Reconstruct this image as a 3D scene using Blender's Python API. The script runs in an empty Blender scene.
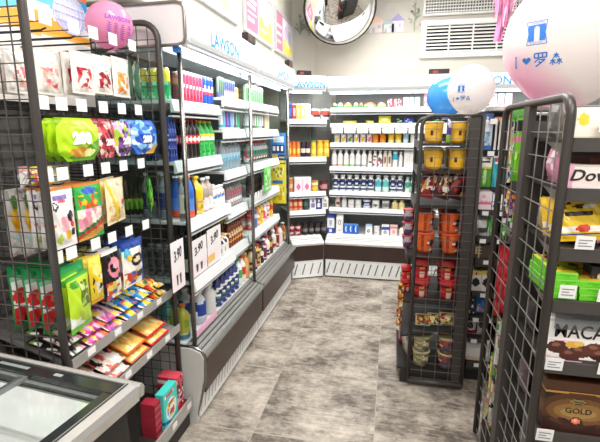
import bpy, math, random
from mathutils import Vector, Matrix
random.seed(7)
PI = math.pi
SC = bpy.context.scene
COL = SC.collection

# ------------------------------------------------------------------ camera
F, CX, CY, H = 430.0, 300.0, 221.0, 1.5
PITCH = math.atan(91/430.0); YAW = math.atan(92/math.hypot(430, 91))
FWD = Vector((-math.sin(YAW)*math.cos(PITCH), math.cos(YAW)*math.cos(PITCH), -math.sin(PITCH)))
RGT = Vector((math.cos(YAW), math.sin(YAW), 0)); UPV = RGT.cross(FWD)
CAM = Vector((0, 0, H))
def _ray(u, v): return FWD + RGT*((u-CX)/F) - UPV*((v-CY)/F)
def atx(u, v, x): d = _ray(u, v); return CAM + d*(x/d.x)
def aty(u, v, y): d = _ray(u, v); return CAM + d*(y/d.y)
def xat(u, y, z):      # x of the point at depth y and height z that sits in image column u
    k = (u-CX)/F; a = FWD; r = RGT; q0 = Vector((0, y, z-H))
    return (k*q0.dot(a)-q0.dot(r))/(r.x-k*a.x)
cam = bpy.data.cameras.new('camera'); cam.sensor_width = 36; cam.lens = F/600*36
camo = bpy.data.objects.new('camera', cam); COL.objects.link(camo)
camo.matrix_world = Matrix.Translation(CAM) @ Matrix((RGT, UPV, -FWD)).transposed().to_4x4()
cam.clip_start = 0.02
SC.camera = camo

# ------------------------------------------------------------------ colour / material
def lin(c):
    if isinstance(c, str):
        c = c.lstrip('#'); c = tuple(int(c[i:i+2], 16)/255 for i in (0, 2, 4))
    return tuple(x/12.92 if x <= .04045 else ((x+.055)/1.055)**2.4 for x in c)
MATS = {}
def mat(name, color='#cccccc', rough=.5, metal=0, emit=0, alpha=1, noise=.05, scale=14, spec=.5, coat=0):
    if name in MATS: return MATS[name]
    m = bpy.data.materials.new(name); m.use_nodes = True
    nt = m.node_tree; b = nt.nodes['Principled BSDF']; c = lin(color)
    b.inputs['Roughness'].default_value = rough; b.inputs['Metallic'].default_value = metal
    b.inputs['Specular IOR Level'].default_value = spec; b.inputs['Coat Weight'].default_value = coat
    tc = nt.nodes.new('ShaderNodeTexCoord'); n = nt.nodes.new('ShaderNodeTexNoise'); n.inputs['Scale'].default_value = scale
    r = nt.nodes.new('ShaderNodeValToRGB')
    r.color_ramp.elements[0].color = (*[x*(1-noise) for x in c], 1); r.color_ramp.elements[1].color = (*[min(1, x*(1+noise)) for x in c], 1)
    r.color_ramp.elements[0].position = .3; r.color_ramp.elements[1].position = .7
    nt.links.new(tc.outputs['Object'], n.inputs['Vector']); nt.links.new(n.outputs['Fac'], r.inputs['Fac'])
    nt.links.new(r.outputs['Color'], b.inputs['Base Color'])
    if emit:
        b.inputs['Emission Color'].default_value = (*c, 1); b.inputs['Emission Strength'].default_value = emit
    b.inputs['Alpha'].default_value = alpha
    MATS[name] = m; return m
def glass(name, tint='#ffffff', gloss=.06, rough=.02):
    if name in MATS: return MATS[name]
    m = bpy.data.materials.new(name); m.use_nodes = True; nt = m.node_tree; nt.nodes.clear()
    o = nt.nodes.new('ShaderNodeOutputMaterial'); mx = nt.nodes.new('ShaderNodeMixShader')
    t = nt.nodes.new('ShaderNodeBsdfTransparent'); g = nt.nodes.new('ShaderNodeBsdfGlossy')
    t.inputs['Color'].default_value = (*lin(tint), 1); g.inputs['Roughness'].default_value = rough
    lw = nt.nodes.new('ShaderNodeLayerWeight'); lw.inputs['Blend'].default_value = .5
    pw = nt.nodes.new('ShaderNodeMath'); pw.operation = 'POWER'; pw.inputs[1].default_value = 5
    ad = nt.nodes.new('ShaderNodeMath'); ad.operation = 'MULTIPLY_ADD'; ad.inputs[1].default_value = .85; ad.inputs[2].default_value = gloss; ad.use_clamp = True
    nt.links.new(lw.outputs['Facing'], pw.inputs[0]); nt.links.new(pw.outputs[0], ad.inputs[0]); nt.links.new(ad.outputs[0], mx.inputs['Fac'])
    nt.links.new(t.outputs[0], mx.inputs[1]); nt.links.new(g.outputs[0], mx.inputs[2]); nt.links.new(mx.outputs[0], o.inputs['Surface'])
    MATS[name] = m; return m
def printed(name, rough=.4, coat=0, alpha=1, metal=0):
    if name in MATS: return MATS[name]
    m = bpy.data.materials.new(name); m.use_nodes = True; nt = m.node_tree; b = nt.nodes['Principled BSDF']
    a = nt.nodes.new('ShaderNodeAttribute'); a.attribute_name = 'Print'
    nt.links.new(a.outputs['Color'], b.inputs['Base Color'])
    b.inputs['Roughness'].default_value = rough; b.inputs['Coat Weight'].default_value = coat
    b.inputs['Alpha'].default_value = alpha; b.inputs['Metallic'].default_value = metal
    n = nt.nodes.new('ShaderNodeTexNoise'); n.inputs['Scale'].default_value = 40
    bu = nt.nodes.new('ShaderNodeBump'); bu.inputs['Strength'].default_value = .08; bu.inputs['Distance'].default_value = .01
    tc = nt.nodes.new('ShaderNodeTexCoord')
    nt.links.new(tc.outputs['Object'], n.inputs['Vector']); nt.links.new(n.outputs['Fac'], bu.inputs['Height']); nt.links.new(bu.outputs['Normal'], b.inputs['Normal'])
    MATS[name] = m; return m
def rubber(name, color=None):      # thin balloon skin that lets some light through
    if name in MATS: return MATS[name]
    m = printed(name, .22, .3) if color is None else mat(name, color, .22, noise=.02, coat=.3)
    nt = m.node_tree; b = nt.nodes['Principled BSDF']; o = nt.nodes['Material Output']
    t = nt.nodes.new('ShaderNodeBsdfTranslucent'); mx = nt.nodes.new('ShaderNodeMixShader'); mx.inputs['Fac'].default_value = .45
    nt.links.new(b.inputs['Base Color'].links[0].from_socket, t.inputs['Color'])
    nt.links.new(b.outputs[0], mx.inputs[1]); nt.links.new(t.outputs[0], mx.inputs[2]); nt.links.new(mx.outputs[0], o.inputs['Surface'])
    return m
FILM = lambda: printed('printed_film', .28, .3)
PAPER = lambda: printed('printed_card', .5)
TIN = lambda: printed('printed_metal', .3, .2)
CLEAR = lambda: printed('clear_plastic', .12, .3, .62)

# ------------------------------------------------------------------ prints
def hsh(a, b, s=0):
    x = math.sin(a*127.1+b*311.7+s*74.7)*43758.5453
    return x-math.floor(x)
def P(base, *shapes):
    base = lin(base); sh = []
    for s in shapes:
        s = list(s)
        if s[0] == 'n': s[5] = [lin(c) for c in s[5]]
        else: s[-1] = lin(s[-1])
        sh.append(s)
    def f(u, v):
        c = base
        for s in sh:
            k = s[0]
            if k == 'h' and s[1] <= v <= s[2]: c = s[3]
            elif k == 'v' and s[1] <= u <= s[2]: c = s[3]
            elif k == 'r' and s[1] <= u <= s[3] and s[2] <= v <= s[4]: c = s[5]
            elif k == 'e' and ((u-s[1])/s[3])**2+((v-s[2])/s[4])**2 <= 1: c = s[5]
            elif k == 'g' and s[3] <= s[1]*u+s[2]*v <= s[4]: c = s[5]
            elif k == 'n' and s[1] <= u <= s[3] and s[2] <= v <= s[4]:
                i, j = math.floor(u/s[6]), math.floor(v/s[7])
                best = 9; bc = None
                for di in (-1, 0, 1):
                    for dj in (-1, 0, 1):
                        p, q = i+di, j+dj
                        du = (p+hsh(p, q, s[8]))*s[6]-u; dv = (q+hsh(q, p, s[8]+3))*s[7]-v
                        d = (du/s[6])**2+(dv/s[7])**2
                        if d < best: best = d; bc = (p, q)
                h = hsh(bc[0], bc[1], s[8]+9)
                t = int(h*(len(s[5])+s[9]))
                if t < len(s[5]): c = s[5][t]
        return c
    return f

# ------------------------------------------------------------------ mesh builder
class MB:
    def __init__(s): s.v = []; s.f = []; s.m = []; s.c = []; s.s = []
    def face(s, idx, m=0, c=None, sm=False): s.f.append(idx); s.m.append(m); s.c.append(c); s.s.append(sm)
    def add(s, vs, fs, m=0, c=None, sm=False):
        o = len(s.v); s.v += [tuple(x) for x in vs]
        for f in fs: s.face([o+i for i in f], m, c, sm)
        return s
    def box(s, x0, x1, y0, y1, z0, z1, m=0, c=None):
        return s.add([(x0, y0, z0), (x1, y0, z0), (x1, y1, z0), (x0, y1, z0), (x0, y0, z1), (x1, y0, z1), (x1, y1, z1), (x0, y1, z1)],
                     [(0, 3, 2, 1), (4, 5, 6, 7), (0, 1, 5, 4), (1, 2, 6, 5), (2, 3, 7, 6), (3, 0, 4, 7)], m, c)
    def bbox(s, x0, x1, y0, y1, z0, z1, b=.004, m=0, c=None):   # box with chamfered edges
        X, Y, Z = (x0, x1), (y0, y1), (z0, z1); vs = []; ix = {}
        for i in (0, 1):
            for j in (0, 1):
                for k in (0, 1):
                    p = (X[i], Y[j], Z[k]); d = (b if i == 0 else -b, b if j == 0 else -b, b if k == 0 else -b)
                    for a in range(3):
                        q = [p[t]+(0 if t == a else d[t]) for t in range(3)]
                        ix[i, j, k, a] = len(vs); vs.append(q)
        fs = []
        for a in range(3):
            o = [t for t in range(3) if t != a]
            for e in (0, 1):
                q = []
                for (p1, p2) in ((0, 0), (1, 0), (1, 1), (0, 1)):
                    t = [0, 0, 0]; t[a] = e; t[o[0]] = p1; t[o[1]] = p2; q.append(ix[t[0], t[1], t[2], a])
                fs.append(q)
        for a in range(3):
            o = [t for t in range(3) if t != a]
            for p1 in (0, 1):
                for p2 in (0, 1):
                    q = []
                    for e, w in ((0, 0), (1, 0), (1, 1), (0, 1)):
                        t = [0, 0, 0]; t[a] = e; t[o[0]] = p1; t[o[1]] = p2; q.append(ix[t[0], t[1], t[2], o[w]])
                    fs.append(q)
        for i in (0, 1):
            for j in (0, 1):
                for k in (0, 1): fs.append([ix[i, j, k, a] for a in range(3)])
        return s.add(vs, fs, m, c)
    def tube(s, pts, r, n=6, m=0, c=None, closed=False):
        pts = [Vector(p) for p in pts]; N = len(pts); rings = []
        ref = None
        for i, p in enumerate(pts):
            a = pts[i-1] if (i > 0 or closed) else p; b = pts[(i+1) % N] if (i < N-1 or closed) else p
            t = (b-a).normalized()
            if ref is None: ref = Vector((0, 0, 1)) if abs(t.z) < .9 else Vector((1, 0, 0))
            x = (ref-t*ref.dot(t)).normalized(); y = t.cross(x); ref = x
            rings.append([p+x*(r*math.cos(2*PI*k/n+PI/n))+y*(r*math.sin(2*PI*k/n+PI/n)) for k in range(n)])
        o = len(s.v)
        for rg in rings: s.v += [tuple(q) for q in rg]
        for i in range(N if closed else N-1):
            j = (i+1) % N
            for k in range(n): s.face([o+i*n+k, o+i*n+(k+1) % n, o+j*n+(k+1) % n, o+j*n+k], m, c, n > 5)
        if not closed:
            s.face([o+k for k in reversed(range(n))], m, c); s.face([o+(N-1)*n+k for k in range(n)], m, c)
        return s
    def lathe(s, prof, n=16, m=0, c=None, pr=None, z0=0, z1=1, cx=0, cy=0, caps=True):
        o = len(s.v)
        for (r, z) in prof:
            for k in range(n): s.v.append((cx+r*math.sin(2*PI*k/n), cy-r*math.cos(2*PI*k/n), z))
        for i in range(len(prof)-1):
            for k in range(n):
                cc = c
                if pr:
                    u = ((k+.5)/n+.5) % 1.0; zz = (prof[i][1]+prof[i+1][1])/2
                    cc = pr(u, (zz-z0)/(z1-z0))
                s.face([o+i*n+k, o+i*n+(k+1) % n, o+(i+1)*n+(k+1) % n, o+(i+1)*n+k], m, cc, True)
        if caps:
            s.face([o+k for k in reversed(range(n))], m, c or (pr and pr(.5, 0))); s.face([o+(len(prof)-1)*n+k for k in range(n)], m, c or (pr and pr(.5, 1)))
        return s
    def grid(s, fn, nu, nv, pr=None, m=0, c=None, sm=True, flip=False):
        o = len(s.v)
        for j in range(nv+1):
            for i in range(nu+1): s.v.append(tuple(fn(i/nu, j/nv)))
        for j in range(nv):
            for i in range(nu):
                q = [o+j*(nu+1)+i, o+j*(nu+1)+i+1, o+(j+1)*(nu+1)+i+1, o+(j+1)*(nu+1)+i]
                if flip: q.reverse()
                s.face(q, m, pr((i+.5)/nu, (j+.5)/nv) if pr else c, sm)
        return s
    def prism(s, poly, axis, a, b, m=0, c=None):   # poly of 2D points extruded along axis
        def p3(p, t):
            return {'x': (t, p[0], p[1]), 'y': (p[0], t, p[1]), 'z': (p[0], p[1], t)}[axis]
        n = len(poly); o = len(s.v)
        s.v += [p3(p, a) for p in poly]+[p3(p, b) for p in poly]
        s.face(list(range(o, o+n)), m, c); s.face(list(range(o+2*n-1, o+n-1, -1)), m, c)
        for i in range(n): s.face([o+i, o+n+i, o+n+(i+1) % n, o+(i+1) % n], m, c)
        return s
    def xf(s, M):
        s.v = [tuple(M @ Vector(p)) for p in s.v]; return s
    def mesh(s, name, mats):
        me = bpy.data.meshes.new(name); me.from_pydata(s.v, [], s.f)
        for m in (mats if isinstance(mats, (list, tuple)) else [mats]): me.materials.append(m)
        me.polygons.foreach_set('material_index', s.m); me.polygons.foreach_set('use_smooth', s.s)
        if any(c is not None for c in s.c):
            at = me.color_attributes.new('Print', 'FLOAT_COLOR', 'CORNER'); d = []
            for p in me.polygons:
                c = s.c[p.index] or (.6, .6, .6)
                d += [c[0], c[1], c[2], 1.0]*p.loop_total
            at.data.foreach_set('color', d)
        me.update(); return me

def obj(name, me, parent=None, loc=None, rz=0):
    o = bpy.data.objects.new(name, me); COL.objects.link(o)
    if parent: o.parent = parent
    if loc is not None: o.location = loc
    if rz: o.rotation_euler = (0, 0, rz)
    return o
def put(name, mb, mats, parent=None, loc=None, rz=0): return obj(name, mb.mesh(name, mats), parent, loc, rz)
LABELS = {}
def tag(o, label, cat, group=None):
    n = len(label.split())
    if not 4 <= n <= 16: print('LABEL LEN', n, label)
    if label in LABELS: print('DUP LABEL', label)
    LABELS[label] = 1
    o['label'] = label; o['category'] = cat
    if group: o['group'] = group
    return o
def empty(name, loc=(0, 0, 0), rz=0):
    o = bpy.data.objects.new(name, None); COL.objects.link(o); o.location = loc; o.rotation_euler = (0, 0, rz); o.empty_display_size = .05
    return o
def struct(o): o['kind'] = 'structure'; return o

TXT = {}
def text_geo(s, size, bold=0):
    k = (s, size, bold)
    if k not in TXT:
        cu = bpy.data.curves.new('t', 'FONT'); cu.body = s; cu.size = size; cu.align_x = 'CENTER'; cu.align_y = 'CENTER'; cu.resolution_u = 3; cu.offset = bold
        o = bpy.data.objects.new('t', cu); COL.objects.link(o); bpy.context.view_layer.update()
        me = o.evaluated_get(bpy.context.evaluated_depsgraph_get()).to_mesh()
        TXT[k] = ([tuple(v.co) for v in me.vertices], [tuple(p.vertices) for p in me.polygons])
        bpy.data.objects.remove(o); bpy.data.curves.remove(cu)
    return TXT[k]
def text_mb(s, size, fn, bold=0, m=0, mb=None, sx=1, shear=0, dx=0, dy=0):
    vs, fs = text_geo(s, size, bold); mb = mb or MB()
    return mb.add([fn(x*sx+shear*y+dx, y+dy) for x, y, z in vs], fs, m)

# ------------------------------------------------------------------ product prototypes: list of (part name, mesh); the first is the root
PRO = {}
def proto(key, fn):
    if key not in PRO: PRO[key] = fn()
    return PRO[key]
def place(parts, name, label, cat, loc, rz=0, group=None, s=1, tilt=None):
    root = obj(name, parts[0][1], None, loc); root.rotation_euler = (tilt[0] if tilt else 0, tilt[1] if tilt else 0, rz)
    if s != 1: root.scale = (s, s, s) if not isinstance(s, tuple) else s
    for nm, me in parts[1:]: obj(nm, me, root)
    return tag(root, label, cat, group)

def can(r, h, pr, top='#c8ccd0'):
    b = MB(); b.lathe([(r*.8, 0), (r, h*.05)] + [(r, h*(.05+.85*k/8)) for k in range(1, 9)] + [(r*.86, h*.97)], 14, pr=pr, z0=0, z1=h)
    t = MB(); t.lathe([(r*.86, h*.97), (r*.88, h), (r*.76, h), (r*.74, h*.985), (.0005, h*.985)], 14)
    return [('can', b.mesh('can', TIN())), ('can_lid', t.mesh('can_lid', mat('can_lid_metal', top, .3, .8)))]
def bottle(r, h, body, capc, label=None, lz=(.3, .62), clear=False, neck=.34, cap_h=.08, shape='soda'):
    b = MB(); rn = r*neck
    if shape == 'soda': prof = [(r*.75, 0), (r*.98, h*.04), (r, h*.12), (r*.93, h*.28), (r*.97, h*.4), (r, h*.58), (r*.95, h*.68), (r*.7, h*.8), (rn*1.15, h*.9), (rn, h*.95)]
    elif shape == 'round': prof = [(r*.85, 0), (r, h*.04), (r, h*.3), (r, h*.6), (r*.93, h*.7), (r*.65, h*.78), (rn, h*.84), (rn, h*.95)]
    else: prof = [(r*.9, 0), (r, h*.03), (r, h*.35), (r, h*.7), (r*.9, h*.76), (min(rn*1.3, r*.86), h*.82), (min(rn*1.2, r*.82), h*.95)]
    pp = []
    for i in range(len(prof)-1):
        (ra, za), (rb, zb) = prof[i], prof[i+1]; k = max(1, int((zb-za)/h/.05))
        for t in range(k): pp.append((ra+(rb-ra)*t/k, za+(zb-za)*t/k))
    pp.append(prof[-1])
    pr = body if callable(body) else P(body)
    b.lathe(pp, 14, pr=pr, z0=0, z1=h)
    c = MB(); cr = min(rn*1.3, r*.95)
    c.lathe([(cr, h*.93), (cr*1.03, h*.94), (cr*1.03, h*.985), (cr*.9, h*1.0), (.0005, h)], 12)
    out = [('bottle', b.mesh('bottle', CLEAR() if clear else FILM())), ('cap', c.mesh('cap', mat('cap_'+capc, capc, .4)))]
    if label:
        l = MB(); z0, z1 = h*lz[0], h*lz[1]
        l.lathe([(r*1.012, z0+(z1-z0)*k/6) for k in range(7)], 14, pr=label, z0=z0, z1=z1, caps=False)
        out.append(('label_band', l.mesh('label_band', PAPER())))
    return out
def boxy(w, d, h, pr, side=None, top=None, nu=12, nv=14, mt=None):
    b = MB(); side = lin(side) if isinstance(side, str) else None; top = lin(top) if isinstance(top, str) else None
    b.grid(lambda u, v: (-w/2+w*u, -d/2, h*v), nu, nv, pr, sm=False)
    b.grid(lambda u, v: (w/2, -d/2+d*u, h*v), 5, nv, (lambda u, v: side) if side else (lambda u, v: pr(.92, v)), sm=False)
    b.grid(lambda u, v: (w/2-w*u, d/2, h*v), nu, nv, pr, sm=False)
    b.grid(lambda u, v: (-w/2, d/2-d*u, h*v), 5, nv, (lambda u, v: side) if side else (lambda u, v: pr(.08, v)), sm=False)
    b.grid(lambda u, v: (-w/2+w*u, -d/2+d*v, h), nu, 5, (lambda u, v: top) if top else (lambda u, v: pr(u, .97)), sm=False)
    b.grid(lambda u, v: (-w/2+w*u, d/2-d*v, 0), 1, 1, lambda u, v: pr(.5, .03), sm=False)
    return [('box', b.mesh('box', mt or PAPER()))]
def gable(w, d, h, pr, side=None):
    hb = h*.8; b = MB(); sd = (lambda u, v: lin(side)) if side else pr
    f = lambda u, v: pr(u, v*.8)
    b.grid(lambda u, v: (-w/2+w*u, -d/2, hb*v), 10, 14, f, sm=False)
    b.grid(lambda u, v: (w/2, -d/2+d*u, hb*v), 6, 10, sd, sm=False)
    b.grid(lambda u, v: (w/2-w*u, d/2, hb*v), 8, 10, f, sm=False)
    b.grid(lambda u, v: (-w/2, d/2-d*u, hb*v), 6, 10, sd, sm=False)
    hr = h*.93
    b.grid(lambda u, v: (-w/2+w*u, -d/2+(d/2-.003)*v, hb+(hr-hb)*v), 10, 3, lambda u, v: pr(u, .8+.13*v), sm=False)
    b.grid(lambda u, v: (w/2-w*u, d/2-(d/2-.003)*v, hb+(hr-hb)*v), 10, 3, lambda u, v: pr(u, .8+.13*v), sm=False)
    b.add([(w/2, -d/2, hb), (w/2, d/2, hb), (w/2, 0, hr)], [(0, 1, 2)], 0, pr(.9, .85)); b.add([(-w/2, d/2, hb), (-w/2, -d/2, hb), (-w/2, 0, hr)], [(0, 1, 2)], 0, pr(.1, .85))
    b.box(-w/2, w/2, -.003, .003, hr, h, 0, pr(.5, .98))
    b.box(-w/2, w/2, -d/2, d/2, 0, .001, 0, pr(.5, 0))
    return [('carton', b.mesh('carton', PAPER()))]
def cup(r0, r1, h, pr, lid='#f2f2ee', lid_h=.06, n=18):
    b = MB(); b.lathe([(r0+(r1-r0)*k/8, h*(1-lid_h)*k/8) for k in range(9)], n, pr=pr, z0=0, z1=h)
    l = MB(); l.lathe([(r1*1.0, h*(1-lid_h)-.001), (r1*1.06, h*(1-lid_h)), (r1*1.06, h*.99), (r1, h), (.0005, h)], n)
    return [('cup', b.mesh('cup', PAPER())), ('lid', l.mesh('lid', mat('lid_'+lid, lid, .4)))]
def pil(u, v, T):
    return T*max(0, math.sin(PI*min(1, max(0, (u-.03)/.94))))**.6*max(0, math.sin(PI*min(1, max(0, (v-.06)/.88))))**.6
def bag(w, h, T, pr, nu=16, nv=20, seed=0, outline=None, mt=None, hole=True):
    """pouch standing in XZ, front to -Y, base at z=0"""
    b = MB()
    def fn(sg):
        def f(u, v):
            uu = u
            k = 1.0
            if outline: k = outline(v)
            edge = 1-.02*math.sin(v*PI)-.012*math.sin(v*23+seed)
            x = (uu-.5)*w*k*edge
            wr = .0025*math.sin(u*9+seed*3+v*5)*math.sin(v*11+seed)+.0016*math.sin(u*27+v*19+seed)
            y = -sg*(pil(u, v, T/2)+(wr if .08 < u < .92 and .1 < v < .9 else 0)+.0006)
            return (x, y, v*h)
        return f
    b.grid(fn(1), nu, nv, pr, sm=True)
    b.grid(fn(-1), nu, nv, pr, sm=True, flip=True)
    return [('bag', b.mesh('bag', mt or FILM()))]
def bag_text(parts, s, size, w, h, T, cu, cv, color, bold=0, sx=1, shear=0, rot=0):
    ca, sa = math.cos(rot), math.sin(rot)
    def fn(x, y):
        x, y = x*ca-y*sa+(cu-.5)*w, x*sa+y*ca+cv*h
        u, v = x/w+.5, y/h
        return (x, -pil(u, v, T/2)-.0045, y)
    return parts+[('lettering', text_mb(s, size, fn, bold, sx=sx, shear=shear).mesh('lettering', mat('ink_'+color, color, .5)))]

ORD = ['', 'first', 'second', 'third', 'fourth', 'fifth', 'sixth', 'seventh', 'eighth', 'ninth', 'tenth', 'eleventh', 'twelfth', 'thirteenth', 'fourteenth']
def series(parts, name, cat, look, where, pts, rz=0, group=None, s=1, frm='left', jit=.03, first=1):
    n = len(pts)
    for i, p in enumerate(pts):
        lb = f'{look} {where}' if n == 1 and first == 1 else f'{ORD[i+first]} {look} from {frm}, {where[7:] if where.startswith("on the ") else where}'
        place(parts, name, lb, cat, p, rz+random.uniform(-jit, jit)*2, group or (f'{look}s {where}' if n > 1 else None), s)
def lerp_pts(a, b, n):
    a, b = Vector(a), Vector(b)
    return [a+(b-a)*((i+.5)/n) for i in range(n)]

# ================================================================== SETTING
WALLM = mat('wall_paint', '#cbc6bb', .7, noise=.02, scale=3)
def floor_material():
    m = bpy.data.materials.new('stone_look_tile'); m.use_nodes = True; nt = m.node_tree; b = nt.nodes['Principled BSDF']
    N = nt.nodes.new; L = nt.links.new
    tc = N('ShaderNodeTexCoord'); mp = N('ShaderNodeMapping'); mp.inputs['Scale'].default_value = (1.25, 1.7, 1)
    L(tc.outputs['Object'], mp.inputs['Vector'])
    # per tile offset so that neighbouring tiles differ
    sx = N('ShaderNodeSeparateXYZ'); L(tc.outputs['Object'], sx.inputs[0])
    def math_(op, a, bv=None):
        n = N('ShaderNodeMath'); n.operation = op
        L(a, n.inputs[0])
        if bv is not None:
            if isinstance(bv, (int, float)): n.inputs[1].default_value = bv
            else: L(bv, n.inputs[1])
        return n.outputs[0]
    tx = math_('DIVIDE', math_('ADD', sx.outputs['X'], .625+6), .6); ty = math_('DIVIDE', math_('ADD', sx.outputs['Y'], -2.42+6), .6)
    ix, iy = math_('FLOOR', tx), math_('FLOOR', ty); fx, fy = math_('FRACT', tx), math_('FRACT', ty)
    cb = N('ShaderNodeCombineXYZ'); L(math_('MULTIPLY', ix, 3.71), cb.inputs[0]); L(math_('MULTIPLY', iy, 7.13), cb.inputs[1])
    va = N('ShaderNodeVectorMath'); va.operation = 'ADD'; L(mp.outputs[0], va.inputs[0]); L(cb.outputs[0], va.inputs[1])
    n1 = N('ShaderNodeTexNoise'); n1.inputs['Scale'].default_value = 2.6; n1.inputs['Detail'].default_value = 8; n1.inputs['Roughness'].default_value = .68; L(va.outputs[0], n1.inputs['Vector'])
    mp2 = N('ShaderNodeMapping'); mp2.inputs['Scale'].default_value = (2.2, 12, 1); L(va.outputs[0], mp2.inputs['Vector'])
    n2 = N('ShaderNodeTexNoise'); n2.inputs['Scale'].default_value = 3; n2.inputs['Detail'].default_value = 5; L(mp2.outputs[0], n2.inputs['Vector'])
    n3 = N('ShaderNodeTexNoise'); n3.inputs['Scale'].default_value = 17; n3.inputs['Detail'].default_value = 6; n3.inputs['Roughness'].default_value = .7; L(va.outputs[0], n3.inputs['Vector'])
    mx = math_('ADD', math_('MULTIPLY', n1.outputs['Fac'], .56), math_('ADD', math_('MULTIPLY', n2.outputs['Fac'], .14), math_('MULTIPLY', n3.outputs['Fac'], .30)))
    r = N('ShaderNodeValToRGB'); e = r.color_ramp.elements
    e[0].position = .36; e[0].color = (*lin('#3b342e'), 1); e[1].position = .63; e[1].color = (*lin('#c6bcae'), 1)
    for p, c in ((.435, '#6c6259'), (.485, '#8e857a'), (.54, '#a99f92')):
        q = e.new(p); q.color = (*lin(c), 1)
    L(mx, r.inputs['Fac'])
    d = .005
    g = math_('MAXIMUM', math_('MAXIMUM', math_('LESS_THAN', fx, d), math_('GREATER_THAN', fx, 1-d*.2)), math_('LESS_THAN', fy, .011))
    mc = N('ShaderNodeMix'); mc.data_type = 'RGBA'; L(g, mc.inputs[0]); L(r.outputs[0], mc.inputs[6]); mc.inputs[7].default_value = (*lin('#a69c90'), 1)
    L(mc.outputs[2], b.inputs['Base Color']); b.inputs['Roughness'].default_value = .42; b.inputs['Specular IOR Level'].default_value = .35
    return m
XW = -1.1       # upper wall above the coolers
YB = 4.95
fl = MB(); fl.box(-1.75, 3.0, -3.0, 5.1, -.1, 0); struct(put('floor', fl, floor_material()))
ce = MB(); ce.box(-1.75, 3.0, -3.0, 5.1, 3.0, 3.1); struct(put('ceiling', ce, mat('ceiling_white', '#eeeeea', .8, noise=.01)))
w = MB(); w.box(-1.75, XW, 1.84, 4.86, 2.06, 3.0); w.box(-1.75, -1.62, -3, 5.1, 0, 3.0); struct(put('wall_left', w, WALLM))
w = MB(); w.box(-.868, 3.0, YB, 5.1, 0, 3.0); w.box(-1.62, -.868, 4.97, 5.1, 0, 2.0); struct(put('wall_back', w, WALLM))
w = MB(); w.prism([(XW, 4.84), (-.868, YB), (-.868, 5.1), (-1.75, 5.1), (-1.75, 4.86), (XW, 4.86)], 'z', 2.06, 3.0); struct(put('wall_corner', w, WALLM))
w = MB(); w.box(3.0, 3.1, -3, 5.1, 0, 3.0); struct(put('wall_right', w, WALLM))

# ceiling lamps (out of frame, they light the shop)
def ceiling_lamp(x, y, lb, en=34):
    t = empty('ceiling_light', (x, y, 3.0))
    b = MB(); b.box(-.62, .62, -.17, .17, -.05, -.001); put('housing', b, mat('lamp_white', '#f4f4f4', .5), t)
    b = MB(); b.box(-.58, .58, -.13, .13, -.058, -.051); put('diffuser', b, mat('lamp_glow', '#ffffff', .5, emit=3), t)
    l = bpy.data.lights.new('lamp', 'AREA'); l.shape = 'RECTANGLE'; l.size = 1.15; l.size_y = .28; l.energy = en; l.color = (1, .985, .96)
    o = obj('lamp', l, t, (0, 0, -.075))
    tag(t, lb, 'light', 'ceiling lights')
ceiling_lamp(-.1, 1.0, 'white ceiling light panel above the candy rack and freezer')
ceiling_lamp(-.1, 2.5, 'white ceiling light panel above the middle of the aisle')
ceiling_lamp(-.1, 3.9, 'white ceiling light panel nearest the back coolers')
ceiling_lamp(1.15, .15, 'white ceiling light panel in front of the chocolate shelves', 40)
ceiling_lamp(1.6, 3.2, 'white ceiling light panel above the right rear aisle', 26)
ceiling_lamp(.2, -.8, 'white ceiling light panel nearest the shop entrance', 46)

# posters on the left wall
def poster(y0, y1, z0, z1, content, lb):
    t = empty('poster', (XW, (y0+y1)/2, z0)); L = y1-y0; h = z1-z0
    f = MB()
    for a, b_, c, d in ((-L/2, L/2, 0, .025), (-L/2, L/2, h-.025, h), (-L/2, -L/2+.025, .025, h-.025), (L/2-.025, L/2, .025, h-.025)):
        f.box(.002, .022, a, b_, c, d)
    put('frame', f, mat('poster_frame', '#cfd2d6', .35, .3), t)
    s = MB(); s.grid(lambda u, v: (.012, -L/2+.025+(L-.05)*u, .025+(h-.05)*v), 36, 24, content, sm=False)
    put('print', s, PAPER(), t)
    tag(t, lb, 'poster', 'framed posters above the left coolers')
cB = P('#f6e3ea', ('v', 0, .44, '#ef7f9c'), ('r', .08, .62, .38, .7, '#ffe9ee'), ('r', .08, .5, .36, .57, '#ffe9ee'), ('r', .08, .36, .38, .43, '#ffe9ee'), ('r', .08, .22, .3, .28, '#ffe9ee'), ('r', .08, .78, .36, .9, '#f7b6c6'),
        ('r', .46, 0, 1, .48, '#f6e26a'), ('e', .74, .6, .13, .24, '#e9dbe6'), ('r', .84, .2, .88, .75, '#b9a6a0'), ('r', .55, .18, .78, .26, '#fff6c8'))
cC = P('#efe6ee', ('v', 0, .4, '#ec7f98'), ('r', .08, .62, .34, .72, '#ffe9ee'), ('r', .08, .4, .34, .5, '#ffe9ee'), ('r', .08, .2, .3, .3, '#f9c5d0'),
       ('r', .42, 0, 1, .42, '#f5dc62'), ('e', .6, .62, .12, .2, '#d8c3dd'), ('e', .83, .55, .1, .22, '#c9cbe0'), ('e', .7, .3, .16, .1, '#fff0a8'))
cA = P('#f7eef0', ('g', 1, 1, .3, .75, '#f3cfd8'), ('r', .3, 0, .95, .3, '#f7ecc0'), ('e', .55, .2, .14, .1, '#f1d35a'), ('e', .8, .16, .1, .12, '#e7d9a2'), ('r', .05, .05, .3, .5, '#f6dfe6'))
poster(1.95, 3.07, 2.215, 2.62, cA, 'pale pink and yellow framed poster nearest the camera on left wall')
poster(3.215, 3.98, 2.215, 2.60, cB, 'pink and yellow framed poster, middle one above the coolers')
poster(4.08, 4.80, 2.22, 2.60, cC, 'pink and yellow framed poster nearest the corner mirror')

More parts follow.
